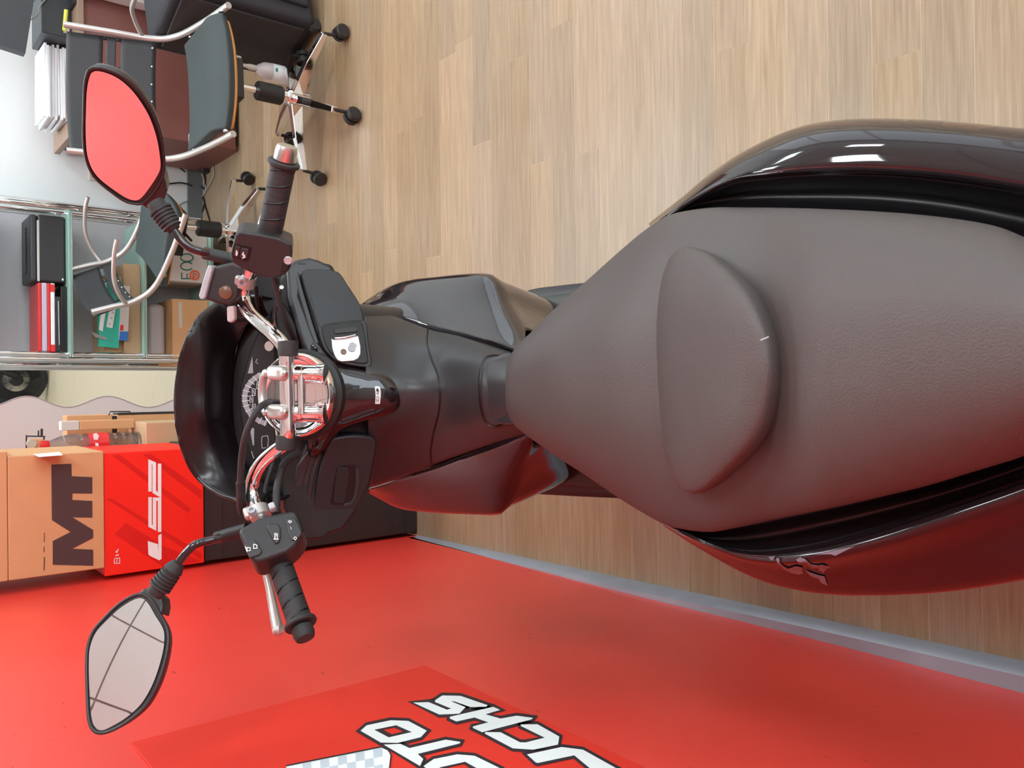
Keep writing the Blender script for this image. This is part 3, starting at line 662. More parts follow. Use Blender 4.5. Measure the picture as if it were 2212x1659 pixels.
# wall socket, conduits, power strip and cables
for (x, y, w2, h2, lab) in ((200, 378, 8, 14, 'small white wall socket below the mirror on the white back wall'), (105, 215, 13, 22, 'square white wall plate beside the paper stack')):
    p_ = py(x, y, BACKY-.006); t_ = thing('wall_socket', lab, 'socket', p_)
    k = .0022; box('plate', (p_.x-h2*k, BACKY-.012, p_.z-w2*k), (p_.x+h2*k, BACKY-.0005, p_.z+w2*k), 'white_carton', t_, .003)
    for s in (-1, 1): box('hole', (p_.x+s*h2*k*.4-.003, BACKY-.0135, p_.z-.003), (p_.x+s*h2*k*.4+.003, BACKY-.012, p_.z+.003), 'deep_black', t_, 0)
q_ = lambda l, z: [pz(360+a/5.923, 280+b/5.923, z) for a, b in l]
qb = lambda l: [py(360+a/5.923, 280+b/5.923, BACKY-.02) for a, b in l]
CAB = [('matte_black', qb([(20, 380), (120, 450), (240, 545)]), 'short black cable hanging on the white wall under the desk corner'),
 ('matte_black', qb([(20, 695), (180, 680), (300, 710)])+q_([(420, 780), (470, 880), (500, 1000), (570, 1220)], .005), 'long black cable dropping from the wall and running past the column of the left chair'),
 ('cable_grey', qb([(40, 170), (60, 250), (120, 230), (280, 300)])+q_([(390, 400), (440, 520), (500, 770), (430, 880), (380, 960), (400, 1180)], .005), 'white cable looping over the grey skirting to the floor'),
 ('matte_black', qb([(60, 270), (190, 380), (250, 350), (280, 470)]), 'thin black cable fork against the white wall'),
 ('matte_black', q_([(440, 500), (490, 600), (480, 760), (430, 680)], .006), 'black cable coil beside the power adapter'),
 ('cable_grey', q_([(550, 410), (600, 500), (590, 620), (520, 750), (490, 800)], .005), 'brown cable bending out on the wooden floor by the skirting'),
 ('matte_black', qb([(100, 1085), (250, 1090)])+q_([(380, 1100), (450, 1060), (480, 960)], .005), 'dark cable crossing the skirting near the chair column'),
 ('cable_grey', qb([(90, 1050), (170, 960), (270, 910)]), 'pale cable slanting up the white wall beside the shelf')]
for ma_, pts, lab in CAB: tag(tube('cable', pts, .0045, ma_, None, 8, 40), lab, 'cable')
ad = thing('power_adapter', 'black plug adapter lying on the floor by the skirting among the cables', 'adapter', q_([(490, 440)], 0)[0])
p_ = q_([(490, 440)], .02)[0]; box('housing', (p_.x-.05, p_.y-.03, .001), (p_.x+.05, p_.y+.03, .045), 'dark_plastic', ad, .008, 3); box('plug', (p_.x+.01, p_.y-.06, .001), (p_.x+.09, p_.y-.03, .04), 'matte_black', ad, .006, 3)
p_ = py(430, 306, 4.0); ps_ = thing('junction_box', 'pink-white electrical box fixed near the floor behind the armrest of the near chair', 'box', (p_.x, 4.2, p_.z))
p_ = py(430, 306, 4.12); box('cover', (p_.x-.035, 4.12, p_.z-.04), (p_.x+.04, 4.16, p_.z+.04), 'pink_white', ps_, .004)
box('bracket', (p_.x+.03, 4.13, p_.z-.01), (DX+.021, 4.20, p_.z+.01), 'pink_white', ps_, 0)

# black wheeled case and spray bottle
A_, B_ = V((1.535, 3.20, .03)), V((1.40, 3.56, .03)); dx = (A_-B_).normalized(); dn = V((-dx.y, dx.x, 0)); 
if dn.x < 0: dn = -dn
cs = thing('wheeled_case', 'big black fabric case on small wheels at the right of the near chair', 'case', (A_.x, A_.y, 0))
cen = (A_+B_)/2+dn*.33+V((0, 0, .29))
obox('body', cen, (.64, .385, .58), (dn, dx, V((0, 0, 1))), 'fabric_black', cs, .03, 4)
obox('front_pocket', cen+dx*.195-V((0, 0, .05)), (.5, .03, .42), (dn, dx, V((0, 0, 1))), 'fabric_black', cs, .012, 3)
obox('edge_piping', (A_+B_)/2-dn*-.0+V((0, 0, .29))+dn*.006, (.012, .30, .50), (dn, dx, V((0, 0, 1))), 'carton_black', cs, .004)
for k, p_ in enumerate((A_+dn*.03-dx*.03, B_+dn*.05+dx*.03, A_+dn*.6-dx*.03, B_+dn*.6+dx*.03)):
    lathe('wheel', [(.012, -.012), (.03, -.012), (.03, .012), (.012, .012)], V((p_.x, p_.y, .03)), dx, 'caster_black', cs, 16)
sp = thing('spray_bottle', 'translucent white spray bottle with a printed label in front of the black case', 'bottle', (1.40, 3.31, 0))
p0 = py(640, 118, 3.27); p1 = py(572, 106, 3.27); X0 = 1.372; YS = 3.375
st_ = box('stool', (X0-.04, YS-.022, 0), (X0+.04, YS+.062, .06), 'skirting_grey', None, .004); tag(st_, 'low grey block under the spray bottle next to the chair base', 'block')
sp.location = (X0, YS+.02, .0605); WL[sp.name] = V(sp.location)
lathe('body', [(.028, 0), (.036, .004), (.036, .10), (.033, .13), (.018, .155), (.012, .16), (.012, .175)], (X0, YS+.02, .0605), (0, 0, 1), 'pink_white', sp)
lathe('neck', [(.0125, .17), (.0125, .19), (.009, .2), (.006, .235)], (X0, YS+.02, .0605), (0, 0, 1), 'cream', sp)
box('trigger_head', (X0-.018, YS, .29), (X0+.03, YS+.04, .325), 'cream', sp, .006, 3)
lathe('label', [(.0364, .02), (.0368, .02), (.0368, .095), (.0364, .095)], (X0, YS+.02, .0605), (0, 0, 1), 'white_print', sp)
obox('label_mark', (X0+.0, YS-.0175, .145), (.016, .001, .010), (V((1, 0, 0)), V((0, 1, 0)), V((0, 0, 1))), 'green_print', sp, 0)

p_ = py(330, 25, 4.12); tag(box('small_carton', (p_.x, 4.06, .45), (p_.x+.3, 4.14, .75), 'pink_white', None, .004), 'pale pink carton against the desk front at the top picture edge', 'box')
bx_ = tag(box('plinth', (p_.x, 4.05, 0), (p_.x+.3, 4.145, .4495), 'matte_black', None, .004), 'black plinth under the pale pink carton in front of the desk', 'box')
# ================================================================== OFFICE CHAIRS
def chair(name, label, loc, rot, seat_z, group, bh=.31):
    """local frame: base centre at origin, sitter faces -y"""
    r = thing(name, label, 'chair', (0, 0, 0), group)
    a0 = -116
    lathe('column', [(.024, .10), (.026, .20), (.026, .29), (.014, .29), (.014, seat_z-.05)], (0, 0, 0), (0, 0, 1), 'chrome', r)
    lathe('column_sleeve', [(.034, .20), (.038, .205), (.038, .30), (.034, .305)], (0, 0, 0), (0, 0, 1), 'matte_black', r)
    lathe('hub', [(.028, .085), (.034, .09), (.034, .175), (.03, .18)], (0, 0, 0), (0, 0, 1), 'chrome', r)
    for k in range(5):
        a = math.radians(a0+72*k); d = V((math.cos(a), math.sin(a), 0)); s = V((-d.y, d.x, 0))
        vs = []
        for t, z, hw, hh in ((.02, .14, .017, .026), (.16, .125, .015, .018), (.285, .098, .012, .011)):
            for (i, j) in ((-1, -1), (1, -1), (1, 1), (-1, 1)): vs.append(d*t+s*(hw*i)+V((0, 0, z+hh*j)))
        fs = [(i*4+k2, i*4+(k2+1) % 4, (i+1)*4+(k2+1) % 4, (i+1)*4+k2) for i in range(2) for k2 in range(4)]+[(0, 1, 2, 3), (8, 9, 10, 11)]
        leg = bevel(link('leg', mk(vs, fs), r, 'chrome', smooth=False), .003)
        ca = random.uniform(-1, 1)*1.2; cd = V((math.cos(a+ca), math.sin(a+ca), 0)); cs_ = V((-cd.y, cd.x, 0)); c = d*.295+cd*.012+V((0, 0, .029))
        lathe('caster', [(.006, -.026), (.026, -.026), (.029, -.022), (.029, -.006), (.02, -.005), (.02, .005), (.029, .006), (.029, .022), (.026, .026), (.006, .026)], c, cs_, 'caster_black', leg, 20)
        tube('caster_stem', [d*.29+V((0, 0, .05)), d*.285+V((0, 0, .1))], .007, 'caster_black', leg, 8)
    # seat pad: saddle with drooping front
    def sp_(u_, v_): # u -1..1 across, v 0 front..1 rear
        x = .225*u_; y = -.10+.32*v_-.03*max(0, (.3-v_)/.3)*(1-u_*u_); z = seat_z - .012*(1-u_*u_)*math.sin(v_*3.14) - .035*max(0, (.22-v_)/.22)**2 + .012*abs(u_)**3
        return V((x, y, z))
    n, m = 17, 17; g = [sp_(-1+2*i/(n-1), j/(m-1)) for i in range(n) for j in range(m)]
    fs = [(i*m+j, i*m+j+1, (i+1)*m+j+1, (i+1)*m+j) for i in range(n-1) for j in range(m-1)]
    so = link('seat', mk(g, fs), r, 'seat_pad'); md = so.modifiers.new('s', 'SOLIDIFY'); md.thickness = .035; md.offset = 0; bevel(so, .008, 2)
    g = [sp_(-1+2*i/(n-1), j/(m-1))*1-V((0, 0, .034)) for i in range(n) for j in range(m)]
    g = [V((p.x*.93, p.y*.93+.008, p.z+.012)) for p in g]
    sh_ = link('seat_shell', mk(g, fs), r, 'ply'); md = sh_.modifiers.new('s', 'SOLIDIFY'); md.thickness = .012; md.offset = 0
    obox('mechanism', (0, .02, seat_z-.075), (.16, .20, .05), (V((1, 0, 0)), V((0, 1, 0)), V((0, 0, 1))), 'matte_black', r, .008)
    tube('lever', [(.06, 0, seat_z-.08), (-.20, .0, seat_z-.085)], .006, 'matte_black', r, 8)
    # side tubes rising to the back, arm loops
    for s in (-1, 1):
        X = s*.248
        tube('side_tube', [(X, -.13, seat_z-.03), (X, .05, seat_z+.005), (X, .21, seat_z+.055), (X, .285, seat_z+.13), (X, .315, seat_z+.13+bh*.5), (X, .345, seat_z+.13+bh)], .0125, 'silver_paint', r, 12, 36)
        tube('armrest', [(X, .30, seat_z+.16), (X+s*.03, .25, seat_z+.20), (X+s*.045, .17, seat_z+.235), (X+s*.045, .06, seat_z+.245), (X+s*.04, .0, seat_z+.24)], .009, 'silver_paint', r, 10, 40)
        for yy in (-.10, .16):
            lathe('bolt', [(.0, 0), (.010, 0), (.010, .006), (.0, .008)], (X-s*.014, yy, seat_z-.012+(.03 if yy > 0 else 0)), (-s, 0, 0), 'chrome', r, 12)
    def bk(u_, v_): # v 0 bottom..1 top
        return V((.235*u_, .285+.085*v_+.035*(1-u_*u_)*1.0, seat_z+.115+bh*v_))
    for (v0, v1, nm) in (((0, .40, 'back_sling'), (.455, .56, 'back_sling'), (.60, 1.0, 'back_sling')) if bh > .2 else ((0, .28, 'back_sling'), (.36, 1.0, 'back_sling'))):
        n, m = 17, 8; g = [bk(-1+2*i/(n-1), v0+(v1-v0)*j/(m-1)) for i in range(n) for j in range(m)]
        fs2 = [(i*m+j, i*m+j+1, (i+1)*m+j+1, (i+1)*m+j) for i in range(n-1) for j in range(m-1)]
        bo_ = link(nm, mk(g, fs2), r, 'sling'); md = bo_.modifiers.new('s', 'SOLIDIFY'); md.thickness = .006; md.offset = 0
    for (v0) in ((.40, .56) if bh > .2 else (.28,)):
        for s in (-.97, -.5, .5, .97):
            g = [bk(s-.03, v0), bk(s+.03, v0), bk(s+.03, v0+.08), bk(s-.03, v0+.08)]; q = link('sling_bridge', mk(g, [(0, 1, 2, 3)]), r, 'sling'); md = q.modifiers.new('s', 'SOLIDIFY'); md.thickness = .006; md.offset = 0
    for k in range(7):
        p = bk(-.9+.3*k, .045); lathe('stud', [(0, 0), (.005, 0), (.004, .003), (0, .004)], p-V((0, .004, 0)), (0, -1, 0), 'chrome', r, 10)
        lathe('stud', [(0, 0), (.005, 0), (.004, .003), (0, .004)], p+V((0, .004, 0)), (0, 1, 0), 'chrome', r, 10)
    r.location = loc; r.rotation_euler = (0, 0, rot); return r
chair('office_chair', 'black sling office chair with grey seat and chrome base, nearest the black case', (1.20, 3.185, 0), math.radians(4), .485, 'black sling office chairs')
chair('office_chair', 'black sling office chair half hidden behind the right scooter mirror, beside the shelves', (.765, 3.91, 0), math.radians(62), .475, 'black sling office chairs', .165)

# ================================================================== THE SCOOTER
sc_ = thing('scooter', 'black maxi scooter with dark vinyl seat and chrome handlebar standing beside the red wall', 'scooter', (0, .9, 0))
def P3(l, dz=0): return [pz(x, y, z+dz) for x, y, z in l]
# ---- seat: stations from the nose back
R_ED = [(1091, 818), (1096, 786), (1112, 752), (1150, 715), (1200, 665), (1270, 604), (1340, 541), (1400, 492), (1450, 463), (1530, 449), (1600, 448), (1700, 449), (1800, 452), (1900, 457), (2000, 465), (2100, 478), (2160, 491), (2212, 512), (2320, 560), (2480, 640)]
L_ED = [(1091, 862), (1096, 892), (1112, 920), (1150, 950), (1200, 985), (1270, 1030), (1340, 1078), (1400, 1114), (1450, 1138), (1530, 1149), (1600, 1138), (1700, 1117), (1800, 1097), (1900, 1074), (2000, 1050), (2100, 1020), (2160, 1002), (2212, 985), (2320, 940), (2480, 880)]
def seat_zc(x):
    T = [(1085, .752), (1100, .768), (1150, .776), (1300, .785), (1420, .795), (1560, .806), (1640, .812), (1672, .820), (1760, .843), (1900, .856), (2212, .862), (2500, .85)]
    for (a, za), (b, zb) in zip(T, T[1:]):
        if x <= b: return za+(zb-za)*max(0, (x-a))/(b-a)
    return T[-1][1]
def seat_ze(x): return seat_zc(x)-(.018+.05*min(1, max(0, (x-1090)/250)))
xs_ = []; x = 1091
rr_, ll_ = cat([V((a, b, 0)) for a, b in R_ED], 70), cat([V((a, b, 0)) for a, b in L_ED], 70)
vs, fs = [], []; M2 = 33
for a, b in zip(rr_, ll_):
    zc = seat_zc((a.x+b.x)/2); ze = seat_ze((a.x+b.x)/2)
    pr_, pl_ = pz(a.x, a.y, ze), pz(b.x, b.y, ze); mid = (pr_+pl_)/2
    w = (pr_-pl_).length; inn = (pl_-pr_).normalized()*min(.02, w*.2)
    back = V((0, -.008, 0)) if a.x < 1100 else V((0, 0, 0))
    vs.append(pr_+inn*2.2+V((0, 0, -.075))+back*3); vs.append(pr_+inn+V((0, 0, -.05))+back*2); vs.append(pr_+inn*.25+V((0, 0, -.02))+back)
    for k in range(M2):
        s = -1+2*k/(M2-1); ang = math.copysign(abs(s)**.8, s)
        f = (1-abs(ang)**2.6)**.62 if abs(ang) < 1 else 0
        bx = .5+.5*math.sin(ang*math.pi/2)*1.0
        q = V((a.x+(b.x-a.x)*bx, a.y+(b.y-a.y)*bx, 0)); f2 = (1-abs(2*bx-1)**3.0)**.75 if 0 < bx < 1 else 0
        vs.append(pz(q.x, q.y, ze+(zc-ze)*f2))
    vs.append(pl_-inn*.25+V((0, 0, -.02))+back); vs.append(pl_-inn+V((0, 0, -.05))+back*2); vs.append(pl_-inn*2.2+V((0, 0, -.075))+back*3)
Q = M2+6
for i in range(69):
    for k in range(Q-1): fs.append((i*Q+k, i*Q+k+1, (i+1)*Q+k+1, (i+1)*Q+k))
fs.append(tuple(range(Q))); fs.append(tuple(69*Q+k for k in range(Q)))
seat = autosmooth(link('seat', mk(vs, fs), sc_, 'seat_vinyl'), 60)
bvh_seat = bvh_of(seat)
# ---- lumbar bolster sitting on the seat
BO = [(1482, 533), (1455, 550), (1438, 590), (1428, 650), (1424, 720), (1426, 800), (1431, 880), (1438, 950), (1452, 1015), (1474, 1055), (1500, 1067), (1530, 1054), (1566, 1023), (1606, 982), (1640, 930), (1661, 865), (1669, 800), (1662, 740), (1640, 678), (1610, 625), (1570, 580), (1526, 545)]
def bz(x): return .784+.058*max(0, min(1, (x-1430)/190))
ring = [pz(x, y, bz(x)) for x, y in BO]
cen = sum(ring, V((0, 0, 0)))/len(ring)
rg = cat(ring, 80, True); vs, fs = [], []
prof = [(.92, -.040), (.98, -.022), (1.0, -.006), (1.0, 0), (.985, .0055), (.955, .009), (.88, .013), (.75, .0165), (.55, .019), (.4, .0198), (.25, .0202), (.1, .0204), (.03, .0204)]
vs, fs = domeg(ring, prof, V((0, 0, 1)), 80)
bc = sum(rg, V((0, 0, 0)))/80; sl = sum((p.y-bc.y)*(p.z-bc.z) for p in rg)/sum((p.y-bc.y)**2 for p in rg)
for i_, (s_, l_) in enumerate(prof):      # even out the rim's rise so that the pad's middle is smooth
    for k_, p in enumerate(rg):
        q = bc+(p-bc)*s_; res = p.z-(bc.z+sl*(p.y-bc.y)); q.z = bc.z+sl*(q.y-bc.y)+res*(s_ if s_ > .97 else s_**3)+l_; vs[i_*80+k_] = q
vs[-1] = V((bc.x, bc.y, bc.z+prof[-1][1]))
bol = link('lumbar_bolster', mk(vs, fs), seat, 'seat_vinyl')
bol['label'] = 'raised crescent lumbar bolster in the middle of the seat'
tube('stitch_tag', [pz(1643, 735, .862), pz(1660, 728, .853)], .0009, 'grey_print', seat, 6)
# ---- tail side panels
def ext(l, xs=((2400, 0), (2700, 0)), ):
    a, b = l[-2], l[-1]; k = (b[1]-a[1])/(b[0]-a[0]); out = list(l)
    out.append((b[0]+180, b[1]+k*180*1.2, b[2])); out.append((b[0]+420, b[1]+k*420*1.6, b[2]-.02)); return out
rA = ext([(1398, 506, .70), (1470, 470, .705), (1600, 456, .71), (1750, 458, .72), (1900, 466, .73), (2050, 484, .735), (2212, 520, .735)])
rB = ext([(1398, 502, .695), (1480, 450, .695), (1600, 425, .69), (1750, 420, .695), (1900, 424, .70), (2050, 440, .705), (2212, 470, .71)])
rC = ext([(1399, 498, .70), (1480, 446, .712), (1575, 399, .730), (1660, 385, .742), (1760, 378, .748), (1900, 379, .75), (2050, 392, .75), (2212, 418, .75)])
rD = ext([(1400, 494, .70), (1480, 441, .716), (1572, 392, .738), (1655, 377, .752), (1755, 369, .760), (1890, 369, .764), (2050, 381, .765), (2212, 408, .765)])
rE = ext([(1402, 490, .69), (1480, 434, .710), (1570, 374, .732), (1660, 340, .748), (1760, 322, .759), (1890, 316, .764), (2050, 324, .764), (2212, 345, .764)])
rF = ext([(1404, 487, .68), (1480, 428, .70), (1565, 358, .715), (1660, 310, .730), (1760, 281, .742), (1890, 272, .747), (2050, 278, .747), (2212, 295, .747)])
rG = ext([(1405, 484, .665), (1475, 427, .675), (1545, 370, .685), (1640, 312, .695), (1740, 271, .702), (1860, 256, .707), (2030, 260, .708), (2212, 277, .708)])
gW = P3(rG)
rH = [p+V((-.006, 0, -.055)) for p in gW]; rI = [p+V((-.03, 0, -.13)) for p in gW]; rJ = [p+V((-.07, 0, -.22)) for p in gW]; rK = [p+V((-.13, 0, -.31)) for p in gW]
chr_ = patch('seat_channel', [rA, rB, rC], 60, 8, 'deep_black', sc_, .003); chr_['label'] = 'deep black channel between seat and right tail panel'
tpr = patch('tail_panel', [rD, rE, rF, rG, rH, rI, rJ, rK], 80, 40, 'gloss_black', sc_, .004, top=12)
patch('panel_lip', [rC, [(x, y-4, z+.001) for x, y, z in rC], rD], 60, 5, 'gloss_black', tpr, .002)
lA = ext([(1425, 1118, .70), (1500, 1146, .70), (1600, 1134, .705), (1750, 1102, .715), (1900, 1070, .725), (2050, 1032, .73), (2212, 982, .73)])
lB = ext([(1427, 1121, .695), (1510, 1158, .69), (1605, 1165, .685), (1750, 1142, .69), (1900, 1108, .70), (2050, 1066, .705), (2212, 1012, .71)])
lC = ext([(1430, 1124, .70), (1515, 1165, .705), (1615, 1190, .718), (1750, 1177, .735), (1900, 1138, .745), (2050, 1090, .75), (2212, 1034, .75)])
lD = ext([(1431, 1127, .70), (1520, 1171, .708), (1618, 1198, .728), (1750, 1190, .748), (1900, 1152, .760), (2050, 1102, .763), (2212, 1045, .763)])
lD2 = ext([(1432, 1129, .699), (1522, 1175, .707), (1619, 1208, .727), (1750, 1210, .747), (1900, 1178, .7595), (2050, 1131, .7625), (2212, 1074, .7625)])
lE = ext([(1433, 1131, .69), (1525, 1180, .695), (1625, 1219, .705), (1750, 1228, .715), (1900, 1210, .722), (2050, 1178, .728), (2212, 1140, .73)])
lF = ext([(1434, 1133, .675), (1530, 1190, .675), (1640, 1242, .68), (1760, 1260, .685), (1900, 1258, .69), (2050, 1240, .695), (2212, 1212, .70)])
lG = ext([(1435, 1135, .655), (1530, 1195, .65), (1640, 1252, .65), (1760, 1281, .655), (1900, 1287, .66), (2050, 1278, .665), (2212, 1253, .67)])
gW = P3(lG)
lH = [p+V((.006, 0, -.055)) for p in gW]; lI = [p+V((.03, 0, -.13)) for p in gW]; lJ = [p+V((.07, 0, -.22)) for p in gW]; lK = [p+V((.13, 0, -.31)) for p in gW]
chl_ = patch('seat_channel', [lA, lB, lC], 60, 8, 'deep_black', sc_, .003); chl_['label'] = 'deep black channel between seat and left tail panel'
tpl = patch('tail_panel', [lD, lD2, lE, lF, lG, lH, lI, lJ, lK], 80, 44, 'gloss_black', sc_, .004, top=12)
patch('panel_lip', [lC, [(x, y+4, z+.001) for x, y, z in lC], lD], 60, 5, 'gloss_black', tpl, .002)
tl = bvh_of(tpl)
em = lambda l: [(1600+a/7.373, 1150+b/7.373) for a, b in l]
surf_poly('emblem', [em([(575, 400), (635, 410), (632, 470), (690, 525), (760, 565), (870, 590), (890, 520), (985, 545), (990, 640), (930, 655), (800, 625), (690, 570), (600, 490)]),
    em([(900, 430), (960, 390), (1030, 415), (1095, 470), (1150, 505), (1250, 510), (1290, 495), (1420, 535), (1370, 560), (1325, 625), (1245, 585), (1250, 540), (1140, 545), (1090, 510), (1040, 460), (930, 470)]),
    em([(1030, 590), (1120, 625), (1250, 670), (1340, 690), (1385, 830), (1290, 790), (1250, 725), (1120, 680)]),
    em([(460, 385), (565, 370), (530, 440), (490, 430)]), em([(1180, 350), (1450, 300), (1840, 215), (1680, 290), (1520, 370), (1450, 345)])], tl, 'emblem_grey', tpl)
# ---- frame body under the seat and running gear (behind the panels)
def loftbody():
    st = [(.05, .24, .46, .70), (.3, .25, .42, .71), (.6, .23, .38, .70), (.85, .15, .34, .68), (1.02, .10, .30, .70), (1.2, .10, .28, .66), (1.38, .12, .26, .72)]
    vs, fs = [], []
    for (Y, w, zb, zt) in st:
        for k in range(12):
            a = 2*math.pi*k/12; cx, sx = math.cos(a), math.sin(a); e = .55
            vs.append(V((.02+w*.78*math.copysign(abs(cx)**e, cx), Y, (zb+zt)/2-.015+(zt-zb)/2*math.copysign(abs(sx)**e, sx))))
    for i in range(len(st)-1):
        for k in range(12): fs.append((i*12+k, i*12+(k+1) % 12, (i+1)*12+(k+1) % 12, (i+1)*12+k))
    fs += [tuple(range(12)), tuple((len(st)-1)*12+k for k in range(12))]
    return vs, fs
link('inner_body', mk(*loftbody()), sc_, 'deep_black')
for Yw, nm in ((1.62, 'front_wheel'), (.18, 'rear_wheel')):
    wh = lathe(nm, [(.14, -.05), (.19, -.055), (.225, -.03), (.235, 0), (.225, .03), (.19, .055), (.14, .05), (.13, 0), (.14, -.05)], (.0 if Yw > 1 else .02, Yw, .235), (1, 0, 0), 'rubber', sc_, 40)
    lathe('rim', [(.03, -.04), (.06, -.03), (.125, -.035), (.138, -.03), (.138, .03), (.125, .035), (.06, .03), (.03, .04)], (.0 if Yw > 1 else .02, Yw, .235), (1, 0, 0), 'satin_black', wh, 32)
for s in (-1, 1): tube('fork_leg', [(s*.075, 1.62, .235), (s*.075, 1.50, .60)], .022, 'brushed_metal', sc_, 12)
tube('centre_stand', [(-.16, .45, .015), (-.14, .50, .30), (.16, .50, .30), (.18, .45, .015)], .014, 'matte_black', sc_, 10)
obox('front_fairing', (0, 1.50, .66), (.34, .10, .50), (V((1, 0, 0)), V((0, .97, .24)), V((0, -.24, .97))), 'satin_black', sc_, .04, 4)
# ---- footboards
for nm, top, inn in (('footboard', [(1093, 650, .41), (1108, 640, .41), (1150, 626, .405), (1200, 619, .40), (1262, 612, .40), (1340, 607, .40)], [(1110, 760, .42), (1150, 745, .42), (1200, 735, .42), (1262, 725, .42), (1340, 720, .42)]),
                     ('footboard', [(1100, 1030, .41), (1112, 1050, .41), (1135, 1063, .405), (1200, 1068, .40), (1262, 1072, .40), (1340, 1076, .40)], [(1110, 930, .42), (1150, 940, .42), (1200, 950, .42), (1262, 960, .42), (1340, 965, .42)])):
    t_ = P3(top); i_ = P3(inn); sg = 1 if t_[0].x > 0 else -1
    fb = patch(nm, [i_, [a.lerp(b, .85) for a, b in zip(cat(i_, 6), cat(t_, 6))], t_, [p+V((0, 0, -.02)) for p in t_], [p+V((-sg*.02, 0, -.09)) for p in t_]], 24, 14, 'dark_plastic', sc_, .004)
    mt = patch('rubber_mat', [[a.lerp(b, .35)+V((0, 0, .004)) for a, b in zip(cat(i_, 6), cat(t_, 6))], [a.lerp(b, .84)+V((0, 0, .004)) for a, b in zip(cat(i_, 6), cat(t_, 6))]], 16, 6, 'rubber_mat', fb, .003)
# ---- glossy side wings of the tunnel
wi_i = [(786, 660, .735), (850, 682, .715), (920, 706, .700), (1000, 725, .700), (1060, 741, .705), (1125, 760, .71)]
wi_m = [(784, 657, .725), (842, 646, .69), (908, 651, .668), (990, 657, .66), (1062, 668, .658), (1134, 735, .68)]
wi_o = [(783, 655, .715), (815, 632, .665), (865, 609, .64), (940, 598, .625), (1035, 591, .615), (1068, 605, .615), (1100, 655, .625), (1138, 712, .65)]
g_ = P3(wi_o)
wgr = patch('side_wing', [wi_i, wi_m, wi_o, [p+V((-.008, 0, -.03)) for p in g_], [p+V((-.03, 0, -.12)) for p in g_], [p+V((-.05, 0, -.2)) for p in g_]], 40, 24, 'gloss_black', sc_, .004, top=7)
wj_i = [(797, 1058, .735), (850, 1040, .715), (920, 1014, .700), (1000, 984, .695), (1075, 957, .70), (1140, 936, .70)]
wj_m = [(796, 1061, .72), (845, 1070, .69), (920, 1062, .68), (1000, 1048, .675), (1080, 1028, .67), (1150, 955, .685)]
wj_o = [(795, 1064, .71), (825, 1082, .67), (870, 1100, .65), (950, 1108, .64), (1055, 1111, .63), (1085, 1098, .63), (1112, 1050, .635), (1160, 962, .655)]
g_ = P3(wj_o)
wgl = patch('side_wing', [wj_i, wj_m, wj_o, [p+V((.008, 0, -.03)) for p in g_], [p+V((.03, 0, -.12)) for p in g_], [p+V((.05, 0, -.2)) for p in g_]], 40, 24, 'gloss_black', sc_, .004, top=7)
# ---- matte centre tunnel
tn = [[(782, 660, .79), (850, 682, .728), (920, 707, .694), (1000, 726, .694), (1125, 765, .70)],
      [(783, 668, .80), (850, 688, .742), (920, 713, .707), (1000, 732, .706), (1125, 768, .71)],
      [(788, 700, .82), (860, 735, .775), (935, 755, .742), (1005, 765, .735), (1125, 785, .738)],
      [(790, 780, .86), (868, 800, .800), (945, 808, .760), (1010, 810, .750), (1125, 812, .750)],
      [(792, 850, .865), (872, 848, .806), (950, 845, .765), (1012, 843, .753), (1125, 843, .752)],
      [(795, 920, .85), (868, 900, .798), (945, 888, .758), (1010, 880, .748), (1125, 872, .748)],
      [(800, 985, .82), (855, 965, .775), (935, 945, .738), (1005, 925, .732), (1125, 905, .735)],
      [(800, 1046, .79), (855, 1030, .742), (925, 1004, .706), (1005, 972, .704), (1140, 928, .71)],
      [(799, 1054, .78), (855, 1036, .728), (925, 1010, .694), (1005, 980, .692), (1140, 936, .70)]]
tun = patch('centre_tunnel', tn, 50, 50, 'satin_black', sc_, .005)
tt = bvh_of(tun)
seam('panel_gap', [(924, 712), (922, 740), (932, 775), (946, 810), (951, 850), (948, 890), (938, 930), (931, 965), (930, 985), (932, 1000)], tt, tun, .0018)
fl_ = [(1108, 770), (1065, 768), (1048, 775), (1040, 795), (1036, 835), (1039, 875), (1046, 905), (1060, 921), (1080, 920), (1120, 905)]
seam('panel_gap', fl_, tt, tun, .0024)
fd = [(1112, 776), (1068, 775), (1054, 781), (1048, 800), (1044, 835), (1046, 870), (1052, 898), (1063, 913), (1080, 914), (1122, 900)]
qq = [on_surf(tt, x, y, .0035) for x, y in fd]
dome('fuel_lid', [q for q in qq if q], [(1.0, -.003), (1.0, -.0005), (.975, .001), (.9, .0015), (.5, .002)], (0, -.25, .97), 'satin_black', tun, 60)
# ---- dash: outer shell plates, glove box lids, ignition
ND = V((0, -.97, .24)).normalized(); PD = pz(730, 850, .90)
plate('dash_shell', [(606, 600), (640, 562), (700, 567), (718, 571), (728, 590), (735, 640), (782, 665), (800, 760), (806, 850), (812, 960), (800, 1050), (770, 1105), (752, 1131), (738, 1146), (712, 1153), (700, 1165), (662, 1168), (640, 1150), (612, 1100), (604, 1000), (600, 850)], PD, ND, .06, 'matte_black', sc_, .012, 4, lift=-.028)
NR = V((.22, -.95, .24)).normalized(); NLf = V((-.22, -.95, .24)).normalized()
PR, PL_ = pz(725, 680, .905), pz(740, 1050, .885)
plate('inner_shell', [(618, 580), (636, 560), (668, 554), (690, 560), (716, 572), (727, 590), (700, 600), (655, 600), (650, 640), (676, 710), (700, 770), (740, 800), (700, 800), (664, 770), (640, 700), (622, 640)], PR, NR, .05, 'satin_black', sc_, .008, 3, lift=-.012)
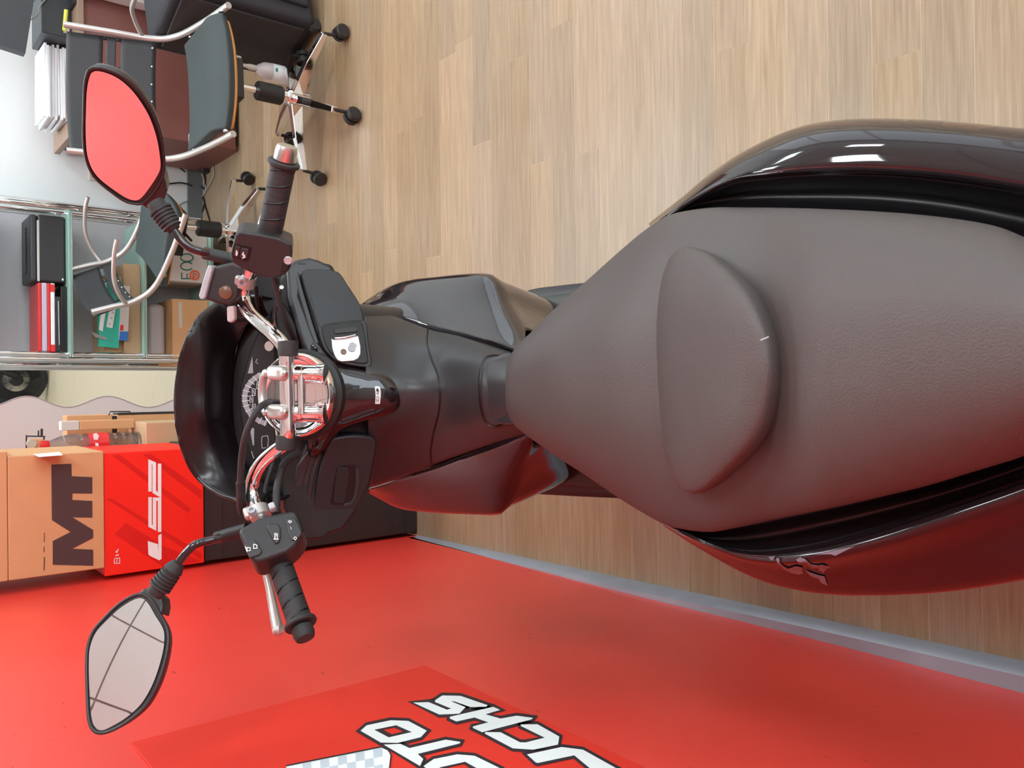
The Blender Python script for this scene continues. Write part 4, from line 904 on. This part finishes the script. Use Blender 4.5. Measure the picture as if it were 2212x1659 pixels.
for k, (dx_, lf) in enumerate(((0, .000), (-16, -.006))):
    q = [(654+dx_, 596), (660+dx_, 583), (676+dx_, 640), (694+dx_, 700), (712+dx_, 756), (732+dx_, 783), (724+dx_, 784), (702+dx_, 760), (682+dx_, 706), (664+dx_, 645)]
    plate('shell_rib', q, PR, NR, .02, 'satin_black', sc_, .003, 2, lift=lf-.004)
lidR = plate('glove_box_lid', [(653, 593), (660, 582), (700, 581), (728, 586), (738, 594), (750, 613), (777, 656), (786, 690), (793, 700), (796, 735), (803, 780), (801, 792), (786, 793), (733, 783), (711, 766), (697, 746), (684, 702), (672, 664), (661, 630)], PR, NR, .03, 'lid_black', sc_, .009, 4, rnd=70)
lidR['label'] = 'right glove box lid with the ignition plate'
decal('recess', [[(672, 642), (690, 640), (722, 645), (752, 656), (774, 674), (783, 692), (745, 694), (702, 700), (694, 706), (688, 700), (680, 672)]], PR, NR, 'deep_black', lidR, lift=.0010)
plate('ignition_surround', [(695, 708), (702, 702), (745, 696), (780, 695), (788, 720), (796, 775), (794, 784), (780, 786), (735, 777), (712, 760), (700, 735)], PR, NR, .01, 'matte_black', lidR, .003, 2, lift=.0025, rnd=50)
ig = plate('ignition_plate', [(716, 731), (722, 734), (771, 726), (774, 725), (779, 748), (779, 764), (774, 774), (764, 779), (738, 781), (730, 778), (724, 770), (718, 752)], PR, NR, .003, 'ignition_plate', lidR, .0012, 2, lift=.0045)
ig['label'] = 'bright metal ignition plate'
kp = pp(742, 760, PR+NR*.0048, NR)
lathe('key_hole', [(0, 0), (.0050, 0), (.0052, .0008), (.0045, .0008), (.004, .0002), (0, .0002)], kp, NR, 'amber_window', lidR, 20)
kp = pp(760, 752, PR+NR*.0048, NR)
lathe('key_shutter', [(0, .0012), (.003, .0012), (.003, .0016), (.0066, .0016), (.007, 0)], kp, NR, 'gauge_grey', lidR, 24)
plate('shutter_lever', [(755, 741), (763, 739), (770, 744), (771, 748), (765, 747), (757, 746)], PR, NR, .001, 'gauge_grey', lidR, .0004, 2, lift=.006)
tube('chrome_bar', [pp(723, 731, PR+NR*.0055, NR), pp(746, 729, PR+NR*.0065, NR), pp(768, 724, PR+NR*.0055, NR)], .0021, 'chrome', lidR, 10, 12)
plate('key_slot', [(722, 711), (745, 708), (772, 705), (773, 716), (748, 719), (723, 721)], PR, NR, .003, 'dark_plastic', lidR, .001, 2, lift=.0045)
plate('key_slot', [(736, 711), (757, 708), (758, 716), (737, 719)], PR, NR, .003, 'gauge_grey', lidR, .001, 2, lift=.0028)
plate('lower_shell', [(628, 1120), (640, 1010), (664, 975), (702, 950), (700, 990), (688, 1050), (680, 1128), (700, 1137), (746, 1131), (753, 1132), (741, 1146), (716, 1152), (660, 1151)], PL_, NLf, .05, 'satin_black', sc_, .008, 3, lift=-.010)
plate('lower_shell', [(640, 1130), (712, 1146), (702, 1158), (690, 1167), (662, 1168), (640, 1150)], PL_, NLf, .05, 'gloss_black', sc_, .006, 3, lift=-.03)
for k, (dx_, lf) in enumerate(((0, .002), (-18, -.004), (-34, -.008))):
    q = [(672+dx_, 1130), (672+dx_, 1080), (680+dx_, 1030), (694+dx_, 985), (712+dx_, 950), (704+dx_, 950), (686+dx_, 985), (670+dx_, 1030), (662+dx_, 1080), (662+dx_, 1130)]
    plate('shell_rib', q, PL_, NLf, .02, 'satin_black', sc_, .003, 2, lift=lf-.006)
lidL = plate('glove_box_lid', [(712, 952), (699, 985), (689, 1020), (682, 1060), (677, 1100), (675, 1122), (680, 1131), (692, 1135), (722, 1134), (745, 1130), (762, 1119), (774, 1098), (790, 1066), (801, 1040), (807, 1008), (814, 970), (812, 948), (780, 940), (740, 942)], PL_, NLf, .03, 'lid_black', sc_, .009, 4, rnd=70)
lidL['label'] = 'left glove box lid with a recessed pull'
plate('pull_recess', [(734, 1008), (745, 1004), (764, 1004), (775, 1014), (774, 1045), (768, 1075), (758, 1089), (742, 1091), (718, 1090), (714, 1087), (718, 1062), (727, 1020)], PL_, NLf, .002, 'deep_black', lidL, .0008, 2, lift=.0010, rnd=40)
plate('recess_edge', [(766, 1008), (777, 1014), (777, 1045), (770, 1078), (759, 1092), (742, 1095), (742, 1089), (755, 1086), (763, 1075), (768, 1045), (768, 1016)], PL_, NLf, .003, 'satin_black', lidL, .0014, 2, lift=.0028)
plate('pull', [(728, 1014), (735, 1010), (752, 1010), (756, 1018), (752, 1050), (746, 1084), (742, 1088), (720, 1087), (722, 1060)], PL_, NLf, .004, 'matte_black', lidL, .0016, 3, lift=.004)
# ---- glossy column cover with sticker
TG = [(690, 740), (715, 765), (739, 786), (802, 802), (838, 812), (860, 830), (869, 848), (868, 866), (853, 888), (802, 906), (745, 926), (722, 945), (705, 968), (683, 985), (664, 975), (660, 850), (668, 750)]
def tgz(x, y): return .955-(x-660)*.00072
ring = [pz(x, y, tgz(x, y)) for x, y in TG]
upT = V((0, -.80, .60)).normalized()
cv = dome('column_cover', ring, [(1.0, -.02), (1.0, 0), (.97, .004), (.9, .009), (.75, .015), (.5, .019), (.25, .021)], upT, 'gloss_black', sc_, 72)
tc_ = bvh_of(cv)
st_ = lambda l: [(780+a/23.7, 820+b/23.7) for a, b in l]
surf_poly('sticker', [st_([(740, 335), (920, 350), (965, 420), (1000, 620), (1000, 850), (960, 1240), (710, 1240), (735, 850), (720, 620), (690, 400)])], tc_, 'white_print', cv)
surf_poly('sticker_mark', [st_(ell(820, 540, 55, 85, 14)), st_(strk([(870, 500), (885, 620), (850, 735), (780, 690)], 32))], tc_, 'dark_outline', cv, .0019)
surf_poly('sticker_mark', [st_(strk(ell(835, 1000, 62, 140, 18), 26)), st_(strk([(780, 1040), (880, 1050)], 40))], tc_, 'emblem_grey', cv, .0019)
# ---- chrome bowl of the fork crown, risers and bar
NA = V((0, -.54, .84)).normalized(); CB = pz(643, 853, 1.015)
bowl = lathe('fork_crown_cap', [(.004, -.004), (.030, -.003), (.052, .000), (.060, .004), (.0635, .009), (.066, .010), (.069, .006), (.070, -.004), (.064, -.02), (.05, -.035)], CB, NA, 'chrome', sc_, 64)
lathe('collar', [(.070, -.03), (.074, -.026), (.0755, -.012), (.071, -.008)], CB, NA, 'matte_black', sc_, 48)
bar = [(652, 1362, 1.072), (625, 1282, 1.072), (590, 1180, 1.073), (563, 1118, 1.072), (549, 1080, 1.071), (545, 1050, 1.071), (553, 1020, 1.069), (572, 992, 1.064), (596, 972, 1.058), (614, 958, 1.053), (621, 935, 1.051), (621, 890, 1.05), (619, 808, 1.05), (618, 765, 1.051), (610, 744, 1.054), (590, 722, 1.060), (562, 699, 1.066), (540, 678, 1.070), (528, 655, 1.072), (526, 630, 1.073), (532, 606, 1.074), (548, 568, 1.075), (572, 490, 1.075), (598, 410, 1.075), (616, 340, 1.075)]
hb = tube('handlebar', P3(bar), .0120, 'chrome', sc_, 16, 140)
for yy in (806, 890):
    a, b, c = pz(586, yy, 1.063), pz(628, yy+2, 1.056), pz(668, yy+1, 1.025)
    ax1 = (b-a).normalized(); ax2 = V((1, 0, 0)); ax3 = ax1.cross(ax2).normalized()
    if ax3.z < 0: ax3 = -ax3
    cl = obox('bar_clamp', pz(600, yy, 1.064), (.042, .024, .020), (ax1, ax2, ax3), 'silver_paint', sc_, .008, 4)
    for xx in (577, 617): lathe('bolt', [(0, .0), (.0068, 0), (.0068, .004), (.005, .006), (0, .0065)], pz(xx, yy, 1.071), ax3, 'brushed_metal', cl, 20)
    lathe('riser', [(.0135, 0), (.0158, .001), (.0158, .030), (.0148, .031), (.0148, .052), (.0158, .053), (.0158, .060), (.0175, .066)], pz(615, yy+1, 1.046), (pz(690, yy+2, 1.004)-pz(615, yy+1, 1.046)), 'chrome', sc_, 28)
tube('crown_hoop', [pz(588, 800, 1.062), pz(571, 812, 1.064), pz(566, 848, 1.064), pz(571, 884, 1.064), pz(588, 897, 1.062)], .0065, 'silver_paint', sc_, 12, 30)
tube('cross_tube', [pz(650, 800, 1.03), pz(652, 895, 1.03)], .007, 'chrome', sc_, 16)
for yy in (753, 956):
    q = pz(622 if yy < 800 else 617, yy, 1.052); lathe('rubber_band', [(.011, -.012), (.0150, -.011), (.0158, 0), (.0150, .011), (.011, .012)], q, (1, 0, 0), 'rubber', sc_, 20)
# ---- grips
def gripp(name, a, b, par):
    d = (b-a).normalized(); L_ = (b-a).length
    pr2 = [(.013, 0), (.022, .001), (.0225, .004), (.0185, .008), (.0183, .02)]
    for k in range(9): t = .02+(L_-.04)*k/9; pr2 += [(.0185, t+.002), (.0185, t+.010), (.0181, t+.0115)]
    pr2 += [(.0188, L_-.012), (.0195, L_-.009), (.0235, L_-.006), (.024, L_-.002), (.0225, L_), (.013, L_)]
    g = lathe(name, pr2, a, d, 'rubber', par, 36); return g, d, L_
ra, rb = pz(581, 512, 1.075), pz(614, 348, 1.076)
gr, gd, gl = gripp('grip', ra, rb, sc_)
lathe('bar_end', [(.012, -.002), (.0165, .0), (.0165, .016), (.0145, .022), (.004, .0225)], pz(614.5, 346, 1.076), gd, 'brushed_metal', sc_, 28)
la, lb = pz(598, 1200, 1.072), pz(651, 1352, 1.072)
gL, ld, _ = gripp('grip', la, lb, sc_)
lathe('bar_end', [(.012, -.002), (.0158, .0), (.0158, .012), (.0135, .018), (.004, .0185)], pz(652, 1356, 1.072), ld, 'rubber', sc_, 28)
for (g_o, a, d, sgn) in ((gr, ra, gd, 1), (gL, la, ld, -1)):
    vw = (CC-a).normalized(); up = (vw-d*vw.dot(d)).normalized(); sd = d.cross(up).normalized()
    for k in range(4):
        t0 = .028+.026*k; pts = []
        for j in range(9):
            an = -1.1+2.2*j/8; pts.append(a+d*(t0+.012*(j/8)*1.0)+up*(.0188*math.cos(an))+sd*(.0188*math.sin(an)))
        tube('groove', pts, .0013, 'deep_black', g_o, 5)
# ---- switch housings
def axes(d, at):
    vw = (CC-at).normalized(); u = (vw-d*vw.dot(d)).normalized(); return d, d.cross(u).normalized(), u
rc = pz(566, 556, 1.070); rx = axes((rb-ra).normalized(), rc)
hsr = plate('switch_housing', [(509, 506), (520, 500), (560, 506), (600, 514), (630, 527), (632, 548), (628, 580), (616, 594), (590, 604), (555, 596), (520, 580), (501, 566), (497, 548)], pz(566, 552, 1.092), rx[2], .052, 'dark_plastic', sc_, .010, 4)
NH = rx[2]; PH = pz(566, 552, 1.092)
decal('switch_bezel', [[(505, 530), (512, 527), (545, 535), (540, 558), (535, 565), (503, 553)]], PH, NH, 'deep_black', hsr, lift=.0006)
for q, nm in (([(509, 531), (519, 534), (514, 556), (505, 553)], 'rocker_switch'), ([(521, 535), (538, 539), (533, 560), (516, 556)], 'rocker_switch')): plate(nm, q, PH, NH, .004, 'satin_black', hsr, .001, 2, lift=.0035)
decal('switch_symbol', [strk([(511, 541), (510, 549), (513, 546), (511, 553)], 2.6), strk([(526, 545), (524, 550), (528, 552), (525, 557), (530, 555)], 3)], PH, NH, 'white_print', hsr, lift=.0042)
lathe('lock_knob', [(0, .004), (.0035, .004), (.0055, .0045), (.0065, .002), (.0065, -.002)], pp(622, 562, PH, NH), NH, 'pink_white', hsr, 20)
lathe('flange', [(.016, -.004), (.026, -.002), (.027, .005), (.022, .008), (.016, .009)], pz(580, 517, 1.075), rx[0], 'dark_plastic', hsr, 32)
lathe('cable_boss', [(0, 0), (.012, 0), (.013, .01), (.012, .03), (0, .03)], pz(603, 512, 1.055), V((.15, -.2, .95)), 'matte_black', hsr, 20)
plate('bracket', [(611, 553), (622, 556), (626, 572), (620, 586), (604, 590), (608, 582), (612, 566)], PH, NH, .01, 'matte_black', hsr, .002, 2, lift=.002)
lc = pz(588, 1160, 1.068); lx = axes((lb-la).normalized(), lc); NHL = lx[2]; PHL = pz(588, 1160, 1.090)
hsl = plate('switch_housing', [(513, 1146), (520, 1139), (560, 1117), (600, 1106), (634, 1101), (643, 1108), (655, 1140), (651, 1158), (638, 1175), (620, 1190), (595, 1200), (560, 1212), (546, 1213), (530, 1184)], PHL, NHL, .052, 'dark_plastic', sc_, .010, 4)
plate('horn_button', [(577, 1132), (600, 1129), (606, 1140), (606, 1160), (602, 1172), (594, 1174), (586, 1160), (575, 1140)], PHL, NHL, .006, 'satin_black', hsl, .003, 3, lift=.0035)
plate('indicator_switch', [(617, 1120), (636, 1117), (644, 1130), (652, 1150), (648, 1158), (630, 1168), (622, 1150)], PHL, NHL, .006, 'satin_black', hsl, .002, 3, lift=.003)
plate('beam_switch', [(527, 1175), (548, 1163), (556, 1172), (566, 1190), (560, 1198), (538, 1205)], PHL, NHL, .006, 'satin_black', hsl, .002, 3, lift=.0028)
sy = lambda l: [(360+a/3.77, 980+b/3.77) for a, b in l]
decal('switch_symbol', [sy(strk([(882, 695), (882, 650), (900, 660), (900, 690), (905, 650)], 8)), sy(strk([(870, 695), (912, 695)], 8)),
    sy(strk([(1003, 540), (990, 552), (1003, 565), (1003, 558), (1016, 558), (1016, 548), (1003, 548)], 4.5)), sy(strk([(1060, 688), (1046, 676), (1034, 688), (1046, 702), (1060, 688)], 4.5)), sy(strk([(1008, 595), (1016, 615)], 4)),
    sy(strk([(655, 765), (680, 765), (680, 790), (655, 790), (655, 760)], 6)), sy(strk([(708, 735), (735, 745), (735, 770), (708, 772), (708, 735)], 6)), sy(strk([(640, 755), (655, 800)], 7))], PHL, NHL, 'white_print', hsl, lift=.0042)
# clamps with bolts, lever
for q, ax, nm in ((pz(530, 607, 1.076), rx[0], 'bar_collar'), (pz(561, 1108, 1.074), lx[0], 'bar_collar')):
    lathe(nm, [(.0115, -.010), (.0165, -.009), (.0165, .009), (.0115, .010)], q, ax, 'silver_paint', sc_, 24)
obox('clamp_ear', pz(519, 606, 1.085), (.020, .018, .016), rx, 'silver_paint', sc_, .006, 3)
obox('clamp_ear', pz(540, 1108, 1.083), (.022, .020, .016), lx, 'silver_paint', sc_, .006, 3)
obox('clamp_ear', pz(588, 1095, 1.080), (.012, .010, .012), lx, 'gauge_grey', sc_, .003, 3)
for q, n_ in ((pz(524, 608, 1.094), rx[2]), (pz(544, 1104, 1.092), lx[2])):
    lathe('socket_bolt', [(0, .001), (.0032, .001), (.0036, .005), (.0062, .005), (.0066, 0), (.0066, -.006)], q, n_, 'gauge_grey', sc_, 20)
lv = [(557, 1196, 1.058), (568, 1220, 1.052), (580, 1262, 1.048), (588, 1300, 1.048), (595, 1335, 1.05), (601, 1362, 1.052)]
tube('brake_lever', P3(lv), [.0065, .006, .0055, .0065, .0085, .0095], 'silver_paint', sc_, 14, 40)
lathe('lever_ball', [(0, -.010), (.0065, -.008), (.010, 0), (.0065, .008), (0, .010)], pz(601, 1361, 1.052), (0, .3, 1), 'silver_paint', sc_, 20)
lvr = [(575, 515, 1.04), (560, 470, 1.03), (572, 420, 1.03), (590, 370, 1.03)]
# ---- fluid reservoir
NRv = V((-.12, -.75, .62)).normalized(); PRv = pz(488, 620, 1.105)
rs = plate('fluid_reservoir', [(461, 575), (500, 566), (530, 574), (522, 612), (512, 648), (498, 660), (470, 656), (436, 645), (444, 605)], PRv, NRv, .035, 'dark_plastic', sc_, .006, 3)
plate('reservoir_cap', [(449, 572), (456, 574), (459, 583), (442, 645), (434, 648), (428, 640), (436, 612)], PRv, NRv, .03, 'gauge_grey', rs, .003, 3, lift=.008)
lathe('sight_glass', [(.0, .004), (.0085, .004), (.0105, .003), (.012, .0), (.012, -.006)], pp(488, 632, PRv, NRv), NRv, 'amber_window', rs, 28)
plate('hose_fitting', [(489, 662), (505, 660), (507, 690), (500, 698), (490, 695)], PRv, NRv, .015, 'pink_white', rs, .003, 3, lift=-.004)
# ---- cables
CBL = [([(588, 868, 1.03), (572, 872, 1.07), (556, 886, 1.09), (540, 915, 1.10), (528, 950, 1.105), (521, 1000, 1.10), (519, 1060, 1.095), (522, 1110, 1.085)], .0052, 'rubber'),
       ([(646, 978, 1.0), (615, 1000, 1.03), (604, 1030, 1.045), (598, 1060, 1.055), (597, 1090, 1.06), (596, 1110, 1.065)], .0062, 'rubber'),
       ([(640, 740, .98), (620, 700, 1.02), (606, 660, 1.04), (598, 625, 1.05), (594, 600, 1.055)], .0052, 'rubber'),
       ([(600, 745, .99), (580, 710, 1.02), (545, 690, 1.03), (512, 690, 1.06), (500, 672, 1.085)], .0042, 'rubber'),
       ([(585, 730, .98), (566, 690, 1.0), (556, 650, 1.03), (552, 615, 1.05)], .0038, 'rubber'),
       ([(600, 960, .99), (590, 1000, 1.0), (575, 1050, 1.02), (572, 1100, 1.05)], .0042, 'rubber'),
       ([(612, 735, 1.0), (600, 720, 1.0), (592, 690, 1.01), (598, 655, 1.03), (608, 620, 1.05)], .0035, 'brushed_metal'),
       ([(590, 900, 1.03), (596, 925, 1.03), (600, 950, 1.03)], .002, 'cream')]
for pts, r_, ma_ in CBL: tube('cable', P3(pts), r_, ma_, sc_, 10, 40)
lathe('cable_sleeve', [(.0065, 0), (.0075, .002), (.0075, .05), (.0062, .056)], pz(520, 1040, 1.096), pz(522, 1110, 1.085)-pz(520, 1040, 1.096), 'matte_black', sc_, 16)
lathe('connector', [(0, 0), (.006, 0), (.006, .004), (.0085, .006), (0, .006)], pz(585, 748, 1.03), (0, -.6, .8), 'brushed_metal', sc_, 16)
plate('bar_shroud', [(520, 596), (560, 585), (625, 590), (640, 640), (640, 720), (600, 730), (560, 680), (525, 650)], PD, ND, .03, 'deep_black', sc_, .006, 2, lift=-.05)
plate('inner_box', [(592, 665), (612, 650), (640, 700), (650, 750), (640, 762), (620, 745), (600, 720)], PD, ND, .03, 'deep_black', sc_, .004, 2, lift=-.01)
# ---- instrument hood
K0 = [(560, 640, 1.03), (520, 640, 1.04), (484, 648, 1.055), (455, 665, 1.08), (428, 690, 1.11), (401, 740, 1.13), (386, 800, 1.135), (380, 850, 1.137), (381, 900, 1.135), (388, 945, 1.13), (402, 990, 1.12), (428, 1032, 1.105), (465, 1062, 1.095), (505, 1078, 1.08), (560, 1090, 1.06)]
K1 = [(570, 660, 1.015), (530, 664, 1.025), (492, 684, 1.05), (464, 722, 1.08), (448, 765, 1.095), (441, 815, 1.10), (440, 850, 1.10), (441, 895, 1.10), (448, 940, 1.09), (462, 985, 1.08), (484, 1020, 1.07), (510, 1045, 1.06), (540, 1062, 1.05), (575, 1075, 1.04)]
K2 = [(580, 680, 1.0), (548, 690, 1.01), (522, 717, 1.025), (508, 755, 1.03), (502, 800, 1.03), (500, 835, 1.03), (500, 865, 1.03), (501, 905, 1.03), (506, 945, 1.03), (515, 985, 1.025), (530, 1015, 1.02), (548, 1035, 1.01), (568, 1048, 1.0), (595, 1060, .99)]
out1 = [p+V((0, .03, -.03)) for p in P3(K0)]; out2 = [p+V((0, .07, -.08)) for p in P3(K0)]; out3 = [V((p.x*.9, p.y+.12, p.z-.13)) for p in P3(K0)]
k0w = P3(K0); kin = [p+V((0, -.004, -.004)) for p in k0w]
hood = patch('instrument_hood', [out3, out2, out1, k0w, kin, K1, K2], 60, 50, 'smoke_black', sc_, .003)
tube('hood_rim', k0w, .0035, 'satin_black', hood, 10, 80)
tube('hood_line', [p+V((0, -.002, .001)) for p in P3(K1)], .0012, 'satin_black', hood, 6, 80)
# ---- instrument cluster
NI = V((0, -.75, .66)).normalized(); PI_ = pz(560, 860, .995)
ic = plate('instrument_cluster', [(560, 655), (535, 690), (512, 740), (500, 800), (497, 860), (500, 920), (508, 980), (528, 1030), (560, 1065), (640, 1075), (690, 1000), (700, 850), (690, 700), (640, 640)], PI_, NI, .03, 'deep_black', sc_, .006, 3, lift=-.004)
ic2 = plate('gauge_glass_frame', [(585, 700), (560, 712), (545, 745), (530, 790), (518, 840), (517, 880), (524, 930), (540, 980), (560, 1010), (600, 1020), (640, 980), (650, 850), (640, 730)], PI_, NI, .006, 'matte_black', ic, .004, 3, lift=.0015)
def ringseg(cx, cy, r0x, r0y, r1x, r1y, a0, a1, n=24):
    o_ = [(cx+r0x*math.cos(a0+(a1-a0)*k/n), cy+r0y*math.sin(a0+(a1-a0)*k/n)) for k in range(n+1)]
    i_ = [(cx+r1x*math.cos(a0+(a1-a0)*k/n), cy+r1y*math.sin(a0+(a1-a0)*k/n)) for k in range(n+1)]
    return o_+i_[::-1]
gc = (592, 860); D2R = math.pi/180
decal('gauge_ring', [ringseg(*gc, 69, 62, 58, 52, 105*D2R, 245*D2R)], PI_, NI, 'gauge_grey', ic, lift=.0022)
decal('gauge_tick', [strk([(gc[0]+70*math.cos(a*D2R), gc[1]+63*math.sin(a*D2R)), (gc[0]+54*math.cos(a*D2R), gc[1]+48*math.sin(a*D2R))], 1.8) for a in range(108, 246, 11)], PI_, NI, 'white_print', ic, lift=.0028)
boxes = []
for cx_, cy_ in ((558, 833), (548, 847), (543, 862), (548, 880)):
    boxes.append(strk([(cx_-3.2, cy_-7), (cx_+3.2, cy_-7), (cx_+3.2, cy_+7), (cx_-3.2, cy_+7), (cx_-3.2, cy_-7)], 1.3)); boxes.append(strk([(cx_-1, cy_-4), (cx_+1, cy_+4)], 1.4))
decal('gauge_number', boxes, PI_, NI, 'white_print', ic, lift=.0028)
decal('unit_lettering', [strk([(566, 850), (562, 855), (566, 860)], 1.6), strk([(562, 864), (566, 866), (562, 870)], 1.6)], PI_, NI, 'white_print', ic, lift=.0028)
decal('warning_lamp', [[(535, 807), (545, 770), (547, 806)], [(539, 922), (549, 926), (549, 962), (546, 962)]], PI_, NI, 'gauge_grey', ic, lift=.0028)
decal('display', [strk([(566, 943), (578, 941), (580, 950), (578, 967), (566, 968), (565, 952), (566, 943)], 1.8)], PI_, NI, 'grey_print', ic, lift=.0028)
decal('warning_symbol', [strk([(543, 975), (548, 990)], 2.2), strk([(573, 973), (581, 973), (581, 979), (573, 979)], 1.6), strk([(552, 815), (560, 812), (563, 822)], 1.5), strk([(556, 775), (552, 782), (558, 786)], 1.5)], PI_, NI, 'gauge_grey', ic, lift=.0028)
# ---- mirrors
def mirror(nm, glass, rim, Yc, refl, boot, stem, ball, lab):
    c = py(sum(p[0] for p in glass)/len(glass), sum(p[1] for p in glass)/len(glass), Yc)
    d = (c-CC).normalized(); n = (V(refl).normalized()-d).normalized()
    g = [pp(x, y, c, n) for x, y in glass]; rm = [pp(x, y, c, n) for x, y in rim]
    sh = dome(nm, rm, [(.98, .0032), (1.0, .0022), (1.005, -.003), (.97, -.012), (.88, -.022), (.7, -.030), (.45, -.035), (.2, -.036)], n, 'satin_black', sc_, 80)
    sh['label'] = lab
    face_ = link('mirror_back', mk(*prismg([p+n*.002 for p in cat(rm, 80, True)], -n*.003)), sh, 'satin_black', smooth=False)
    face_.scale = (1, 1, 1)
    rg_ = cat(g, 90, True); gcn = sum(rg_, V((0, 0, 0)))/90; vs, fs = [], []; rm2 = max((p-gcn).length_squared for p in rg_)
    for k in range(14):
        s_ = 1-k/14
        for p in rg_: q = gcn+(p-gcn)*s_; vs.append(q+n*(.0030+(rm2-(q-gcn).length_squared)/(2*1.0)))
    for k in range(13):
        for i in range(90): fs.append((k*90+i, k*90+(i+1) % 90, (k+1)*90+(i+1) % 90, (k+1)*90+i))
    vs.append(gcn+n*(.0030+rm2/2)); fs += [(13*90+i, 13*90+(i+1) % 90, len(vs)-1) for i in range(90)]
    gl_ = link('mirror_glass', mk(vs, fs), sh, 'mirror_glass')
    if sum(p.normal.dot(n) for p in gl_.data.polygons) < 0: gl_.data.flip_normals()
    tube('mirror_rim', [p+n*.003 for p in cat(rm, 100, True)]+[cat(rm, 100, True)[0]+n*.003], .0022, 'satin_black', sh, 8)
    b0, b1 = boot
    bd = b1-b0; L_ = bd.length
    pf = [(.004, 0), (.011, .0), (.012, .004), (.012, .010)]
    for k in range(5): t = .012+k*.005; pf += [(.0155-.0004*k, t), (.0155-.0004*k, t+.003), (.0135-.0004*k, t+.0035), (.0135-.0004*k, t+.0048)]
    pf += [(.0135, .040), (.0105, L_-.004), (.008, L_), (.004, L_)]
    lathe('mirror_boot', pf, b0, bd, 'rubber', sh, 28)
    nk = [pp(x, y, c, n) for x, y in ball]
    bevel(link('mirror_neck', mk(*prismg([p+n*.002 for p in nk], -n*.024)), sh, 'satin_black'), .007, 4)
    tube('mirror_stem', stem, .0058, 'gloss_black', sh, 14, 50)
    return sh
GR = [(198, 155), (210, 151), (226, 153), (255, 165), (283, 187), (306, 215), (326, 249), (340, 289), (347, 328), (348, 357), (338, 379), (323, 402), (308, 422), (295, 430), (275, 425), (246, 405), (218, 382), (201, 359), (191, 328), (188, 289), (188, 243), (190, 187)]
RR = [(194, 148), (212, 143), (230, 146), (260, 158), (290, 181), (314, 211), (334, 247), (348, 287), (354, 328), (355, 362), (349, 384), (338, 405), (322, 425), (306, 437), (292, 437), (270, 431), (241, 411), (212, 387), (195, 362), (185, 328), (182, 289), (183, 240), (185, 180)]
mirror('mirror', GR, RR, 1.20, (-1, .16, .26), (py(334, 436, 1.175), py(377, 497, 1.165)), [py(374, 493, 1.165), py(388, 514, 1.16), py(408, 534, 1.155), py(432, 543, 1.15), py(450, 547, 1.15)], [(302, 438), (322, 426), (340, 404), (352, 376), (358, 392), (362, 412), (352, 440), (336, 452), (316, 450)], 'right rear-view mirror reflecting the red wall')
GL_ = [(295, 1295), (311, 1294), (324, 1306), (339, 1331), (355, 1357), (359, 1378), (356, 1409), (345, 1450), (330, 1487), (308, 1522), (277, 1550), (245, 1569), (222, 1578), (208, 1570), (201, 1547), (198, 1487), (197, 1435), (199, 1400), (211, 1368), (233, 1343), (264, 1314)]
RL = [(292, 1287), (313, 1286), (331, 1299), (346, 1325), (361, 1352), (366, 1378), (362, 1412), (351, 1454), (336, 1492), (314, 1528), (281, 1557), (247, 1577), (220, 1584), (203, 1576), (194, 1549), (191, 1487), (190, 1432), (193, 1395), (205, 1363), (228, 1336), (259, 1306)]
mirror('mirror', GL_, RL, 1.20, (.40, -.14, .85), (py(333, 1284, 1.18), py(386, 1216, 1.165)), [py(384, 1219, 1.165), py(404, 1192, 1.16), py(425, 1175, 1.155), py(455, 1167, 1.15), py(476, 1161, 1.15)], [(290, 1290), (312, 1270), (336, 1274), (352, 1288), (354, 1306), (350, 1328), (343, 1322), (330, 1302), (312, 1290)], 'left rear-view mirror reflecting the tiled ceiling')
def nut(a, b): return tube('stem_socket', [a, b], .0105, 'matte_black', sc_, 18)
nut(pz(443, 547, 1.118), pz(512, 562, 1.082)); nut(pz(468, 1162, 1.115), pz(535, 1142, 1.08))
bpy.context.view_layer.update()
